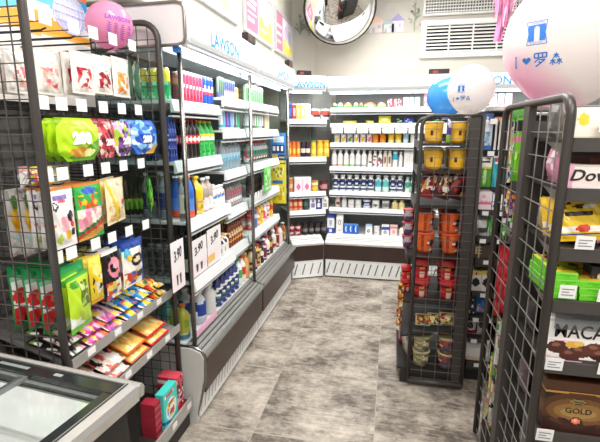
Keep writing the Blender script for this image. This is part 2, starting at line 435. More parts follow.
# wall mural: band with drawn trees and little houses
t = empty('wall_mural', (0, YB, 2.45))
b = MB(); b.box(-.86, 2.9, -.004, -.001, .05, .5); put('mural_band', b, mat('mural_band', '#c2bdb4', .7, noise=.02), t)
def mtree(x, z0, h, col, seed):
    rr = random.Random(seed); b = MB()
    b.box(x-.006, x+.006, -.009, -.005, z0, z0+h*.9)
    for k in range(26):
        a = rr.uniform(.22, .98); wd = (1-a)*.3*h+.02; px = x+rr.uniform(-wd, wd); pz = z0+h*a
        b.add([(px-.012, -.006, pz), (px, -.006, pz-.012), (px+.013, -.006, pz), (px, -.006, pz+.013)], [(0, 1, 2, 3)])
        b.tube([(x, -.0065, pz-.05), (px, -.0065, pz)], .002, 4)
    put('tree_drawing', b, mat('ink_'+col, col, .7), t)
def mhouse(x, z0, w_, h, wall, roof):
    g = empty('house_drawing'); g.parent = t
    b = MB(); b.box(x-w_/2, x+w_/2, -.007, -.005, z0, z0+h*.6); put('house_wall', b, mat('ink_'+wall, wall, .7), g)
    b = MB(); b.prism([(x-w_*.62, z0+h*.6), (x+w_*.62, z0+h*.6), (x, z0+h)], 'y', -.009, -.007); put('house_roof', b, mat('ink_'+roof, roof, .7), g)
    b = MB(); b.box(x-w_*.3, x-w_*.1, -.0095, -.0072, z0, z0+h*.3); b.box(x+w_*.1, x+w_*.3, -.0095, -.0072, z0+h*.25, z0+h*.45); put('house_window', b, mat('ink_#b7b7c4', '#b7b7c4', .7), g)
p = lambda u, v: (aty(u, v, YB).x, aty(u, v, YB).z-2.45)
mhouse(p(376, 36)[0], .06, .15, .17, '#e0d3cc', '#e8c4ae'); mhouse(p(388, 36)[0], .06, .12, .13, '#d8d8d4', '#a9c0c4'); mhouse(p(397, 36)[0], .06, .12, .18, '#d9d5dd', '#a497c4')
mtree(p(414, 36)[0], .06, .27, '#9aa08c', 3); mtree(p(322, 36)[0], .06, .24, '#9b9f96', 5); mtree(p(362, 36)[0], .06, .1, '#b59a86', 6)
for x in (1.5, 2.0): mhouse(x, .06, .15, .18, '#e0d3cc', '#a497c4')
tag(t, 'pale mural band of drawn trees and small houses on back wall', 'mural')
# tree drawn on the chamfered corner wall and left wall end
t = empty('wall_decal', (-.99, 4.885, 2.5), math.atan2(.11, .232))
mtree(-.03, .01, .2, '#94988e', 8); mtree(.07, .01, .2, '#9b9f96', 9)
tag(t, 'two grey tree drawings on the corner wall beside the mirror', 'mural')

# air grilles
def vent(x0, x1, z0, z1, lb, egg):
    t = empty('air_vent', ((x0+x1)/2, YB, z0)); W = (x1-x0)/2; h = z1-z0; fr = .05 if not egg else .02
    b = MB()
    for a, c, d, e in ((-W, W, 0, fr), (-W, W, h-fr, h), (-W, -W+fr, fr, h-fr), (W-fr, W, fr, h-fr)): b.bbox(a, c, -.045, -.002, d, e, .006)
    put('vent_frame', b, mat('vent_white', '#eceae6', .5), t)
    b = MB(); b.box(-W+fr, W-fr, -.006, -.003, fr, h-fr); put('vent_back', b, mat('vent_dark', '#2c2a28', .8), t)
    n = int((h-2*fr)/(.03 if not egg else .028)); s = MB()
    for k in range(n):
        z = fr+(h-2*fr)*(k+.5)/n
        if egg: s.box(-W+fr, W-fr, -.035, -.008, z-.004, z+.004)
        else: s.add([(-W+fr, -.035, z-.009), (W-fr, -.035, z-.009), (W-fr, -.012, z+.008), (-W+fr, -.012, z+.008)], [(0, 1, 2, 3)]); s.box(-W+fr, W-fr, -.037, -.033, z-.013, z-.005)
    m = int(2*W/.028) if egg else 4
    for k in range(m+1):
        x = -W+fr+(2*W-2*fr)*k/m; r = .004 if egg else .007
        s.box(x-r, x+r, -.036, -.01, fr, h-fr)
    put('louvre', s, mat('vent_white', '#eceae6'), t)
    tag(t, lb, 'vent', 'air conditioning grilles')
vent(.25, 1.28, 2.235, 2.60, 'white louvred air grille on back wall above the white balloon', False)
vent(.262, 1.22, 2.645, 2.95, 'white egg-crate air grille at the top of back wall', True)

# convex mirror
mc = aty(340, 8, 4.5)
t = empty('convex_mirror', mc); t.rotation_euler = (math.radians(31), 0, math.radians(15))
R0 = .345
b = MB(); b.lathe([(R0*math.sin(a*PI/2/12*.999)+.0001, -.13*math.cos(a*PI/2/12)) for a in range(12, -1, -1)][::-1], 40, caps=False)
b.xf(Matrix.Rotation(0, 4, 'X')); b.v = [(x, z, -y) for x, y, z in b.v]
put('mirror_dome', b, mat('mirror_silver', '#f2f2f2', .015, 1, noise=0), t)
b = MB(); b.tube([(R0*math.cos(a*PI/24), 0, R0*math.sin(a*PI/24)) for a in range(48)], .014, 8, closed=True); put('mirror_rim', b, mat('rubber_black', '#141414', .5), t)
b = MB(); b.lathe([(R0, 0), (R0*.9, .03), (.05, .045), (.0005, .045)], 32); b.v = [(x, z, -y) for x, y, z in b.v]; put('mirror_back', b, mat('rubber_black', '#141414'), t)
b = MB(); b.tube([(0, .04, 0), (0, .2, .12), (0, .36, .3)], .014, 8); put('mirror_bracket', b, mat('bracket_grey', '#666666', .4, .7), t)
tag(t, 'round convex mirror with black rim high in the back corner', 'mirror')

# ================================================================== COOLERS
WHT = mat('cooler_white', '#dfe2e3', .4, noise=.015)
PANEL = mat('brown_laminate', '#3c2b25', .4, noise=.12, scale=6)
GREY = mat('cooler_grey', '#b9b9b4', .45, noise=.03)
INNER = mat('cooler_inner', '#5e5f5c', .5, noise=.03)
CHR = mat('chrome', '#8f8a86', .25, 1)
RAILP = mat('ledge_plastic', '#7a7a76', .3, noise=.06)
GLS = glass('pane_glass', '#eef4f2', .03)
LED = mat('led_strip', '#ffffff', .5, emit=5)
INKB = mat('ink_cyan', '#2b9bd4', .5)
SIGN = mat('lit_sign', '#f4f6f6', .4, emit=.3, noise=0)
def ledge(root, L):
    """local frame: x along the front, y into the cooler, origin at the kick line"""
    left = .5 < L < 1.2; zk = .165 if left else .195
    b = MB(); b.prism([(-.035, zk), (-.04, .366), (-.02, .375), (.0, .375), (.02, zk)], 'x', .004, L-.004); put('front_panel', b, PANEL, root)
    b = MB(); b.bbox(.003, L-.003, 0 if left else -.03, .02, .012, zk, .003)
    k = put('kick_grille', b, mat('kick_white', '#f0f1f0', .45), root); ys = -.0012 if left else -.0312
    b = MB(); n = int(L/(.045 if L > 1.0 and L < 1.2 else .07))
    for i in range(n):
        x = L*(i+.5)/n; b.add([(x-.022, ys, .045), (x-.010, ys, .045), (x+.022, ys, zk-.035), (x+.010, ys, zk-.035)], [(0, 1, 2, 3)])
    put('slot', b, mat('slot_dark' if not 1.0 < L < 1.2 else 'slot_pale', '#6b6a64' if not 1.0 < L < 1.2 else '#b3b2ad', .8), k)
    r = MB()
    RP = RAILP if L < 1.2 and L > .5 else mat('ledge_light', '#e4e4e0', .35)
    r.prism([(-.045, .352), (-.052, .372), (-.045, .388), (-.03, .385), (-.03, .352)], 'x', 0, L)
    r.prism([(-.03, .385), (.06, .425), (.06, .405), (-.03, .372)], 'x', .0, L)
    q = put('ledge_rail', r, RP, root)
    r = MB()
    for y, z in ((-.012, .3945), (.012, .4055), (.036, .416)): r.box(0, L, y-.003, y+.003, z, z+.004)
    put('ledge_rib', r, mat('rib_dark', '#4f4f4c', .35) if left else mat('rib_light', '#bdbdb9', .35), q)
    b = MB(); b.box(.002, L-.002, .062, .6, .38, .43); put('deck_shelf', b, WHT, root)
def canopy(root, L, zb, zt, text=None, tx=.5, depth=.55, ends=(1, 1), lit=3.6):
    b = MB(); b.prism([(-.035, zb+.012), (-.042, zb+.03), (-.042, zt-.02), (-.03, zt), (depth, zt), (depth, zb+.05), (.22, zb+.05), (.1, zb+.012)], 'x', .004, L-.004)
    c = put('canopy', b, WHT, root)
    b = MB()
    b.box(.004, L-.004, -.03, .0, zb-.005, zb+.013); b.box(.004, L-.004, .09, .105, zb-.018, zb+.02)
    put('canopy_trim', b, mat('trim_light', '#d9e2e8', .4), root)
    b = MB(); b.box(.02, L-.02, .02, .05, zb-.002, zb+.008); put('light_strip', b, LED, root)
    l = bpy.data.lights.new('strip_lamp', 'AREA'); l.shape = 'RECTANGLE'; l.size = L*.95; l.size_y = .04; l.energy = lit*L; l.color = (.94, .97, 1)
    o = obj('strip_lamp', l, root, (L/2, .035, zb-.02)); o.rotation_euler = (math.radians(24), 0, 0)
    b = MB(); b.bbox(.012, L-.012, -.0445, -.041, zb+.036, zt-.024, .001); put('sign_face', b, SIGN, root)
    if text:
        put('lettering', text_mb(text, (zt-zb)*.56, lambda x, y: (L*tx+x, -.046, (zb+zt)/2-.018+y), .0016, sx=1.0), INKB, root)
def shelf(root, x0, x1, yf, yb, zt, rail=.055, tags=0, seed=0, railc=None):
    b = MB(); b.box(x0, x1, yf+.006, yb, zt-.014, zt-.001); s = put('shelf', b, WHT, root)
    b = MB(); b.prism([(yf-.004, zt-rail), (yf-.012, zt-rail+.006), (yf+.002, zt+.006), (yf+.008, zt+.006), (yf+.008, zt-rail)], 'x', x0+.002, x1-.002); b.box(x0+.003, x1-.003, yf, yf+.02, zt-rail-.02, zt-rail-.012)
    put('price_rail', b, railc or WHT, s)
    return s
def box_shell(root, L, depth, z1=2.0, left=True, right=True, zi=.42):
    b = MB(); b.box(0.01, L-.01, depth-.03, depth, .02, z1-.04); put('back_panel', b, INNER if .5 < L < 1.2 else mat('cooler_inner_light', '#8d8e8a', .5), root)
    b = MB(); b.box(.01, L-.01, .02, depth-.03, .01, .375); put('base', b, GREY, root)

# ---- left coolers (frame: local x = +Y, local y = -X)
RZL = PI/2
XK = -.925
def left_unit(y0, L, lb, text, tx):
    r = empty('open_cooler', (XK, y0, 0), RZL)
    ledge(r, L); canopy(r, L, 1.865, 2.035, text, tx); box_shell(r, L, .64)
    return tag(r, lb, 'cooler', 'open-front coolers along the walls')
U1 = left_unit(1.86, 1.02, 'open-front drinks cooler nearest the candy rack, with cola and signs', 'LAWSON', .42)
U2 = left_unit(2.90, 1.09, 'open-front drinks cooler between the near cooler and the corner cooler', 'LAWSON', .6)
lx = lambda x: XK-x                      # world x -> local depth
sA = [(1.635, -1.0), (1.35, -1.0), (1.06, -.95), (.755, -.935)]
sB = [(1.69, -.985), (1.50, -.985), (1.25, -.985), (1.0, -.985), (.735, -.985)]
for z, xf in sA: shelf(U1, 1.885-1.86, 2.462-1.86, lx(xf), .6, z)
for z, xf in sB: shelf(U1, 2.478-1.86, 2.865-1.86, lx(xf), .6, z)
sC = [(1.695, -1.0), (1.50, -1.0), (1.25, -1.0), (1.0, -1.0), (.735, -1.0)]
for z, xf in sC: shelf(U2, .03, .92, lx(xf), .6, z)
def pane(root, xl, y0, y1, z0=.43, z1=1.85, nm='side_glass'):
    b = MB(); b.box(xl-.003, xl+.003, y0, y1, z0, z1); put(nm, b, GLS, root)
def post(root, xl, yl, z0=.40, z1=1.86):
    b = MB(); b.tube([(xl, yl, z0), (xl, yl, z1)], .012, 8); put('corner_post', b, CHR, root)
pane(U1, .02, .03, .58); post(U1, .018, .02)
post(U1, 1.015, .02); pane(U1, 1.015, .035, .5)
post(U2, 1.07, .02); pane(U2, 1.07, .035, .5)
# near end panel of the near cooler with its bumper and the rounded canopy cheek
b = MB(); b.prism([(.005, 0), (.005, .05), (-.04, .25), (-.045, .37), (-.03, .40), (.02, .42), (.64, .42), (.64, 0)], 'x', -.03, .0)
put('end_panel', b, mat('cooler_end_grey', '#c6c5c0', .45, noise=.02), U1)
b = MB(); b.tube([(-.015, .018, .0), (-.015, .008, .05), (-.015, -.045, .25), (-.015, -.05, .37), (-.015, -.03, .408), (-.015, .02, .425), (-.015, .6, .425)], .008, 6); put('bumper_strip', b, CHR, U1)
b = MB(); b.prism([(-.035, 1.885), (-.035, 2.015), (-.015, 2.035), (.56, 2.035), (.56, 1.865), (-.015, 1.865)], 'x', -.028, .0); put('canopy_cheek', b, mat('cheek_white', '#e3dedd', .45, noise=.02), U1)
arc = [(-.038+.025*(1-math.cos(a)), 1.885-.02+.025*(1-math.sin(a))) for a in ()]
b = MB(); b.tube([(-.03, .40, 2.03), (-.03, 0, 2.035), (-.03, -.028, 2.028), (-.03, -.038, 2.01), (-.03, -.038, 1.89), (-.03, -.028, 1.87), (-.03, 0, 1.862), (-.03, .40, 1.855)], .007, 8); put('cheek_trim', b, mat('trim_metal', '#9b948f', .3, .8), U1)
b = MB(); b.box(-.02, .012, .004, .03, 1.835, 1.86); put('corner_clip', b, mat('clip_blue', '#2f7fd0', .4), U1)
def thermo(root, x, y, z, L=.12, rz=0):
    b = MB(); b.bbox(x-L/2, x+L/2, y-.02, y+.02, z, z+.05, .004); q = put('thermometer_display', b, mat('display_black', '#2a211f', .3), root)
    b = MB(); b.box(x-L*.3, x-L*.05, y-.022, y-.0205, z+.015, z+.035); put('red_digits', b, mat('digits_red', '#8e3a30', .4, emit=.15), q)
thermo(U1, .90, -.018, 2.036, .16); thermo(U2, .95, -.018, 2.036, .14)

b = MB(); b.box(.05, .36, .040, .044, .424, .462); put('promo_strip', b, mat('strip_pink', '#f2bcd6', .5), U1)
# promo poster on the far glass
pc = P('#3f8fd8', ('h', 0, .62, '#e9d834'), ('h', .62, .68, '#2d5fa8'), ('r', .08, .72, .92, .84, '#23366e'), ('r', .2, .87, .85, .95, '#d7e8f6'), ('r', .14, .745, .3, .815, '#ffffff'), ('r', .4, .745, .55, .815, '#ffffff'), ('r', .66, .745, .84, .815, '#ffffff'),
       ('r', .1, .56, .45, .7, '#d8c23a'), ('r', .52, .56, .95, .7, '#2b3c77'), ('r', .56, .59, .9, .61, '#e9d834'), ('r', .56, .65, .9, .67, '#e9d834'), ('n', .15, .38, .85, .52, ['#7b8a2c', '#f4ee9a'], .09, .04, 3, 1), ('r', .1, .28, .75, .33, '#2f7fb8'), ('n', .12, .05, .85, .25, ['#c4ac1c', '#f5ec8c'], .12, .05, 4, 1))
t = empty('promo_poster', (-1.027, 3.93, .815))
b = MB(); b.box(-.075, .072, -.004, -.001, 0, .66); put('poster_board', b, mat('poster_back', '#3f8fd8', .5), t)
b = MB(); b.grid(lambda u, v: (-.075+.147*u, -.0055, .66*v), 22, 60, pc, sm=False); put('print', b, PAPER(), t)
tag(t, 'blue and yellow promotion poster on far glass of the drinks coolers', 'poster')

# ---- corner cooler
CA = math.atan2(.17, .325); CL = math.hypot(.17, .325)
RC = empty('open_cooler', (-.95, 4.10, 0), CA)
ledge(RC, CL-.03); canopy(RC, CL-.02, 1.865, 2.0, 'LAWSON', .5, .4, lit=5); box_shell(RC, CL, .5)
sK = [1.60, 1.23, .88, .69]
for z in sK: shelf(RC, .0, CL+.03, .09, .46, z, .045)
b = MB(); b.box(CL-.01, CL+.21, .46, .47, .44, 1.96); put('filler_panel', b, mat('cooler_inner_light', '#8d8e8a'), RC)
thermo(RC, .14, .03, 2.0, .14)
tag(RC, 'angled corner cooler below the round mirror, lettered on its canopy', 'cooler', 'open-front coolers along the walls')
# ---- back cooler
BX = -.622; BL = 2.6; BY = 4.275
RB = empty('open_cooler', (BX, BY, 0), 0)
ledge(RB, BL); canopy(RB, BL, 1.86, 1.995, None, .5, .55, lit=4.6); box_shell(RB, BL, .6)
put('lettering', text_mb('LAWSON', .1, lambda x, y: (1.42+x, -.046, 1.925+y), .001), INKB, RB)
sD = [(1.71, .12), (1.56, .13), (1.37, .13), (1.13, .13), (.88, .13), (.705, .13)]
for z, yf in sD:
    s = shelf(RB, 0.01, BL-.01, yf, .56, z, .04)
# row of white price cards under the second shelf
s = [o for o in RB.children if o.name.startswith('shelf')][1]
for k in range(11):
    x = .03+.125*k
    b = MB(); b.bbox(x, x+.112, .108, .112, 1.468, 1.555, .001); c = put('price_card', b, mat('card_white', '#f3f4f2', .5), s)
    b = MB(); b.tube([(x+.03, .1075, 1.53), (x+.045, .1075, 1.54), (x+.06, .1075, 1.52), (x+.06, .1075, 1.50)], .003, 4); put('card_mark', b, mat('ink_green', '#6d8a62', .5), c)
thermo(RB, 1.02, .03, 1.995, .18)
b = MB(); b.tube([(1.15, .13, .44), (1.15, .13, 1.86)], .01, 6); put('shelf_upright', b, CHR, RB)
tag(RB, 'long open-front cooler along the back wall with dairy and yogurt', 'cooler', 'open-front coolers along the walls')

# ================================================================== RACKS
DK = mat('rack_grey', '#47423f', .45, .2, noise=.04)
DKB = mat('rack_dark', '#2c2927', .5, .15, noise=.05)
WIRE = mat('wire_grey', '#5d5855', .4, .4)
WIREL = mat('wire_steel', '#9c9894', .35, .6)
TAGM = mat('tag_white', '#f2f1ee', .5, noise=.01)
INKG = mat('ink_grey', '#8f8f93', .6)
def panel(root, y0, y1, z0, z1, rad, step_h, step_v, fr=.016, wr=.0022, corners=(1, 1), wm=None, sub=None, mids=(), fm=None):
    """wire panel in local YZ plane at x=0 returned as frame part with wire sub-part; caller rotates"""
    pts = [(0, y0, z0)]
    if corners[0]: pts += [(0, y0+rad*(1-math.cos(a)), z1-rad+rad*math.sin(a)) for a in [k*PI/2/6 for k in range(7)]]
    else: pts += [(0, y0, z1)]
    if corners[1]: pts += [(0, y1-rad+rad*math.sin(a), z1-rad+rad*math.cos(a)) for a in [k*PI/2/6 for k in range(7)]]
    else: pts += [(0, y1, z1)]
    pts += [(0, y1, z0)]
    b = MB(); b.tube(pts, fr, 8)
    f = put('panel_frame', b, fm or DK, root)
    b = MB()
    n = max(1, round((z1-z0-.03)/step_h))
    for k in range(n):
        z = z0+.03+(z1-z0-.05)*k/n
        b.tube([(0, y0+.006, z), (0, y1-.006, z)], wr, 4)
    m = max(1, round((y1-y0)/step_v))
    for k in range(1, m):
        y = y0+(y1-y0)*k/m; e = min(y-y0, y1-y); zt = z1
        if e < rad and corners[0 if y-y0 < y1-y else 1]: zt = z1-rad+math.sqrt(max(0, rad*rad-(rad-e)**2))
        b.tube([(0.004, y, z0), (0.004, y, zt-.004)], wr, 4)
    put('wire_grid', b, wm or WIRE, f)
    return f
def price_tag(parent, x, y, z, w=.045, h=.035, face='x', tilt=0):
    b = MB()
    if face == 'x':
        b.box(0, .0016, -w/2, w/2, -h/2, h/2); k = MB()
        for r in range(3): k.box(.0017, .0022, -w*.36, w*(.36 if r != 1 else .1), -h*.28+r*h*.22, -h*.2+r*h*.22)
    else:
        b.box(-w/2, w/2, -.0016, 0, -h/2, h/2); k = MB()
        for r in range(3): k.box(-w*.36, w*(.36 if r != 1 else .1), -.0022, -.0017, -h*.28+r*h*.22, -h*.2+r*h*.22)
    t = put('price_tag', b, TAGM, parent, (x, y, z)); 
    if tilt: t.rotation_euler = (tilt, 0, 0) if face != 'x' else (0, tilt, 0)
    if parent.parent is None: put('tag_print', k, INKG, t)
    return t

# ---- left candy rack: local x = toward aisle (origin at front post line), y = along, z up
LX, LY0, LY1, LZ = -1.0, 1.085, 1.80, 1.95
LR = empty('candy_rack', (LX, LY0, 0))
LL = LY1-LY0
DEP = .34
def lpanel(y, nm):
    f = panel(LR, 0, DEP+.02, .03, LZ, .075, .05, .05, .0135, .0022, (1, 0))
    f.rotation_euler = (0, 0, PI/2); f.location = (0, y, 0)   # panel runs from the front post back toward the wall
    return f
lpanel(0, 'near'); lpanel(LL, 'far')
b = MB(); b.box(-DEP-.012, -DEP-.004, 0.02, LL-.02, .1, 1.93)
put('back_panel', b, mat('rack_back_light', '#6e6c6a', .6, noise=.05), LR)
b = MB()
for k in range(int(1.5/.05)): b.tube([(-DEP+.001, .02, .45+.05*k), (-DEP+.001, LL-.02, .45+.05*k)], .002, 4)
for k in range(1, 15): b.tube([(-DEP+.004, LL*k/15, .42), (-DEP+.004, LL*k/15, 1.93)], .002, 4)
put('back_grid', b, WIRE, LR)
def hd(u, v):
    up = .67+.5*(u-.337) if u < .52 else (.75 if u < .67 else (.74-.75*(u-.67) if u < .82 else .63))
    if ((u-.84)/.14)**2+((v-.80)/.17)**2 < 1: return lin('#b9bde8') if ((u-.82)/.1)**2+((v-.84)/.11)**2 > 1 else lin('#ccd0f4')
    if v < .565+.01*math.sin(u*9): return lin('#f2ede6')
    if v < up: return lin('#f6a834') if v > .6 else lin('#f9b95a')
    if v < up+.07 and u > .45: return lin('#f4f6f8')
    if u > .9 and v > .95: return lin('#e8703a')
    return lin('#3f9fd8') if v > up+.16+.05*math.sin(u*30) else lin('#6cc4ea')
b = MB(); b.grid(lambda u, v: (0, LL*.02+LL*.94*u, .45*v), 56, 44, hd, sm=False)
hs = put('header_sign', b, PAPER(), LR, (-DEP+.03, 0, 1.60))
g = MB(); GY_, GZ_ = LL*(.02+.94*.84), .45*.80; gr_, gz_ = LL*.94*.14, .45*.17
for k in range(7):
    a = -1+2*k/6
    g.tube([(.002, GY_+gr_*a*math.sin(PI*j/10)*.98, GZ_-gz_*math.cos(PI*j/10)) for j in range(11)], .0014, 4)
for k in range(5):
    c_ = -.75+1.5*k/4; hw = gr_*math.sqrt(1-c_*c_)
    g.tube([(.002, GY_-hw, GZ_+gz_*c_), (.002, GY_+hw, GZ_+gz_*c_)], .0014, 4)
put('globe_lines', g, mat('ink_white', '#f4f4ff', .5), hs)
HY = [1.05, 1.16, 1.28, 1.375, 1.48, 1.60, 1.70]
HZ = [1.845, 1.60, 1.385, 1.125]
for r, z in enumerate(HZ):
    for i, y in enumerate([1.065, 1.178, 1.298, 1.392, 1.50, 1.622] if r != 1 else [1.13, 1.207, 1.298, 1.41, 1.52, 1.632]):
        yl = max(.02, y-LY0)+(.0 if i else .0)
        if i == 0: yl = max(.03, yl)
        b = MB(); b.tube([(-DEP, yl, z-.055), (-.03, yl, z-.055), (-.012, yl, z-.049)], .0028, 5); b.tube([(-DEP, yl, z-.03), (-.016, yl, z-.03), (-.014, yl, z-.01)], .0018, 4)
        h = put('hook', b, mat('hook_black', '#262423', .4, .4), LR)
        t = price_tag(h, -.014, yl, z-.02, .048, .04, 'x')
        t.rotation_euler = (0, 0, 0)
def tray(z, xf, tiltdrop, y0, y1, lip=.03):
    b = MB(); b.prism([(-DEP, z+tiltdrop), (xf, z), (xf, z-.006), (-DEP, z+tiltdrop-.006)], 'y', y0, y1)
    b.v = [(p[0], p[1], p[2]) for p in b.v]
    s = put('tray', b, mat('tray_grey', '#7f7d7b', .45, .2), LR)
    b = MB(); b.box(xf, xf+.006, y0, y1, z-.012, z+lip); put('tray_lip', b, mat('lip_silver', '#b9b7b4', .35, .5), s)
    for k in range(4): price_tag(s, xf+.0065, y0+(y1-y0)*(k+.6)/4.4, z+.01, .04, .024, 'x')
    return s
tray(.735, .0, .10, .02, LL-.03, .025)
tray(.555, .025, .13, .02, LL-.02, .025)
b = MB(); b.box(-DEP, .045, .0, LL+.02, .12, .14); s = put('base_shelf', b, DK, LR)
b = MB(); b.box(.045, .055, .0, LL+.02, .10, .165); put('base_lip', b, mat('lip_silver', '#b9b7b4'), s)
b = MB(); b.box(-DEP, .035, .005, LL+.015, 0.0, .12); put('plinth', b, DKB, LR)
for k in range(3): price_tag(s, .0555, LL*.55+.15*k, .135, .04, .026, 'x')
b = MB(); b.tube([(-DEP, .0, .1), (-DEP, .0, 1.95)], .014, 6); b.tube([(-DEP, LL, .1), (-DEP, LL, 1.95)], .014, 6); put('rear_post', b, DK, LR)
tag(LR, 'dark wire candy rack with hooks and grid sides on the left', 'rack')

# ---- middle noodle rack (end cap): faces -X, wire ends at y0,y1
MX0, MX1, MY0, MY1, MZ = .155, .40, 2.42, 2.95, 1.575
MR = empty('noodle_rack', (MX0, MY0, 0)); MW = MX1-MX0; ML = MY1-MY0
for y in (0, ML):
    f = panel(MR, 0, MW+.06, .02, MZ, .06, .05, .075, .011, .0019, (1, 0), mat('wire_mid', '#77726e', .4, .4))
    f.rotation_euler = (0, 0, -PI/2); f.location = (0, y, 0)
b = MB(); b.bbox(MW, MW+.07, .004, .05, 0.01, MZ+.005, .003); put('upright', b, DK, MR)
b = MB(); b.box(MW+.03, MW+.05, .05, ML-.01, .05, MZ-.02); put('back_panel', b, DKB, MR)
for z, xo in ((1.43, -.005), (1.283, -.005), (1.09, -.01), (.80, -.04), (.525, -.05), (.345, -.05), (.1, -.06)):
    b = MB()
    if z == .345: b.prism([(xo, z-.04), (MW+.03, z+.03), (MW+.03, z+.022), (xo, z-.05)], 'y', .02, ML-.02)
    else: b.box(xo, MW+.03, .02, ML-.02, z-.014, z)
    s = put('shelf', b, DKB, MR)
    b = MB(); b.box(xo-.006, xo, .02, ML-.02, z-.03-(.04 if z == .345 else 0), z+.012-(.03 if z == .345 else 0)); put('shelf_lip', b, DK, s)
b = MB(); b.box(-.045, MW+.05, .02, ML-.02, 0.0, .086); put('plinth', b, DKB, MR)
b = MB(); b.tube([(-.0, -.004, .03), (MW+.06, -.004, .03)], .016, 8); put('foot_rail', b, DK, MR)
tag(MR, 'dark wire end rack of cup noodles in the middle of the shop', 'rack')

# ---- dark shelf behind the middle rack, faces -Y
GX0, GX1, GY = .50, 1.55, 2.53
GR = empty('display_shelf', (GX0, GY, 0)); GW = GX1-GX0
b = MB(); b.box(0, GW, .30, .32, .02, 1.62); put('back_panel', b, mat('rack_back', '#4a4746'), GR)
b = MB(); b.box(0, GW, .02, .3, 0.0, .085); put('plinth', b, DKB, GR)
for z in (1.06, .90, .775, .575, .42, .285, .13):
    b = MB(); b.box(0, GW, .0, .3, z-.014, z); s = put('shelf', b, DKB, GR)
    b = MB(); b.box(0, GW, -.006, 0, z-.045 if z in (.775, .13) else z-.024, z+.003); q = put('shelf_lip', b, DK, s)
    for k in range(2):
        price_tag(s, .03+.075*k+.03*((int(z*100)) % 2), -.007, z-.016, .034, .024, 'y')
for k in range(4):
    x = .03+.055*k
    b = MB(); b.tube([(x, .3, 1.555), (x, .0, 1.555), (x, -.01, 1.562)], .0028, 5); h = put('hook', b, mat('hook_black', '#262423'), GR); price_tag(h, x, -.012, 1.545, .035, .028, 'y')
    b = MB(); b.tube([(x, .3, 1.345), (x, .0, 1.345), (x, -.01, 1.352)], .0028, 5); h = put('hook', b, mat('hook_black', '#262423'), GR); price_tag(h, x, -.012, 1.375, .035, .026, 'y')
b = MB(); b.bbox(0, GW, .0, .3, 1.60, 1.625, .003); put('top_shelf', b, mat('shelf_light', '#d9d8d4', .45), GR)
tag(GR, 'dark display shelf of household goods right behind the noodle rack', 'shelf')

# ---- right double-sided gondola: wire end panel in YZ plane at x = RX
RX, RY0, RYM, RY1, RZ = .473, 1.325, 1.69, 2.03, 1.59
RR = empty('snack_gondola', (RX, RY0, 0)); RL = RY1-RY0; RM = RYM-RY0
f = panel(RR, 0, RL, .02, RZ, .055, .078, .085, .0135, .0022, (1, 1), WIREL, fm=mat('frame_grey', '#433e3b', .38, .35))
b = MB(); b.box(-.012, .012, RM-.03, RM+.03, .02, RZ-.01); put('centre_post', b, DK, RR)
RWX = 1.1
b = MB(); b.box(.015, RWX, RM-.012, RM+.012, .1, RZ-.06); put('back_panel', b, mat('rack_back', '#4a4746'), RR)
SZ = [1.475, 1.335, 1.16, 1.0, .80, .555, .36]
for i, z in enumerate(SZ):
    b = MB(); b.box(.02, RWX, .02, RM-.013, z-.012, z); s = put('shelf', b, DKB, RR)
    b = MB(); b.box(.02, RWX, .008, .02, z-.034, z+.004); put('shelf_lip', b, DK, s)
    b = MB(); b.prism([(.06, z-.012), (.06, z-.06), (.25, z-.012)], 'y', 0, .002); b.v = [(.03+p[1]*0, p[0]+.02, p[2]) for p in b.v]; b.v = [(x+.001*(k % 2), y, z_) for k, (x, y, z_) in enumerate(b.v)]
    put('shelf_bracket', b, WIREL, s)
b = MB(); b.box(.015, RWX, .03, RL-.03, 0.0, .1); put('plinth', b, DKB, RR)
b = MB(); b.box(.02, RWX, RM+.013, RL-.02, .1, .112); put('base_shelf', b, DKB, RR)
for z in (1.56, 1.18, 1.02, .62):
    for k in range(4):
        b = MB(); y = RM+.05+.07*k; b.tube([(.015, y, z), (.3, y, z)], .0025, 5); put('hook', b, WIREL, RR)
b = MB(); b.box(.03, RWX, .006, .008, SZ[3]-.085, SZ[3]-.035); put('price_channel', b, glass('channel_clear', '#cfd4d8', .12), RR)
for x0, z0, w_, h_ in ((.575-RX, 1.518, .055, .045), (.553-RX, 1.185, .05, .04), (.525-RX, 1.035, .045, .042), (.515-RX, .80, .05, .042), (.515-RX, .553, .05, .045), (.635-RX, 1.185, .05, .04), (.63-RX, 1.03, .05, .04), (.66-RX, .80, .05, .04)):
    s = [o for o in RR.children if o.name.startswith('shelf')][0]
    price_tag(RR, x0+.0, .004, z0, w_, h_, 'y', .12)
tag(RR, 'dark double-sided gondola with wire end panel at right front', 'rack')

# ---- ice cream chest freezer bottom left
FA = -math.radians(6.5)
FR = empty('chest_freezer', (-.668, .985, 0), FA); fw, fd, fz = .68, .78, .80
# local: corner at origin, x negative to the left, y negative toward camera
b = MB(); b.box(-fw+.02, -.012, -fd+.01, -.012, .04, fz-.05)
b.box(-fw+.03, -.03, -fd+.03, -.03, 0, .04)
body = MB()
body.box(-fw+.01, -.012, -.05, -.012, .03, fz-.035); body.box(-.05, -.012, -fd, -.012, .03, fz-.035); body.box(-fw+.01, -fw+.05, -fd, -.012, .03, fz-.035); body.box(-fw+.01, -.012, -fd, -fd+.04, .03, fz-.035); body.box(-fw+.01, -.012, -fd, -.012, .02, .08)
put('cabinet', body, mat('freezer_black', '#1d1b1a', .35, noise=.06), FR)
ln = MB(); ln.box(-fw+.05, -.052, -.06, -.052, .09, fz-.06); ln.box(-.06, -.052, -fd+.04, -.06, .09, fz-.06); ln.box(-fw+.05, -fw+.058, -fd+.04, -.06, .09, fz-.06); ln.box(-fw+.05, -.052, -fd+.04, -fd+.048, .09, fz-.06); ln.box(-fw+.05, -.052, -fd+.04, -.052, .08, .09)
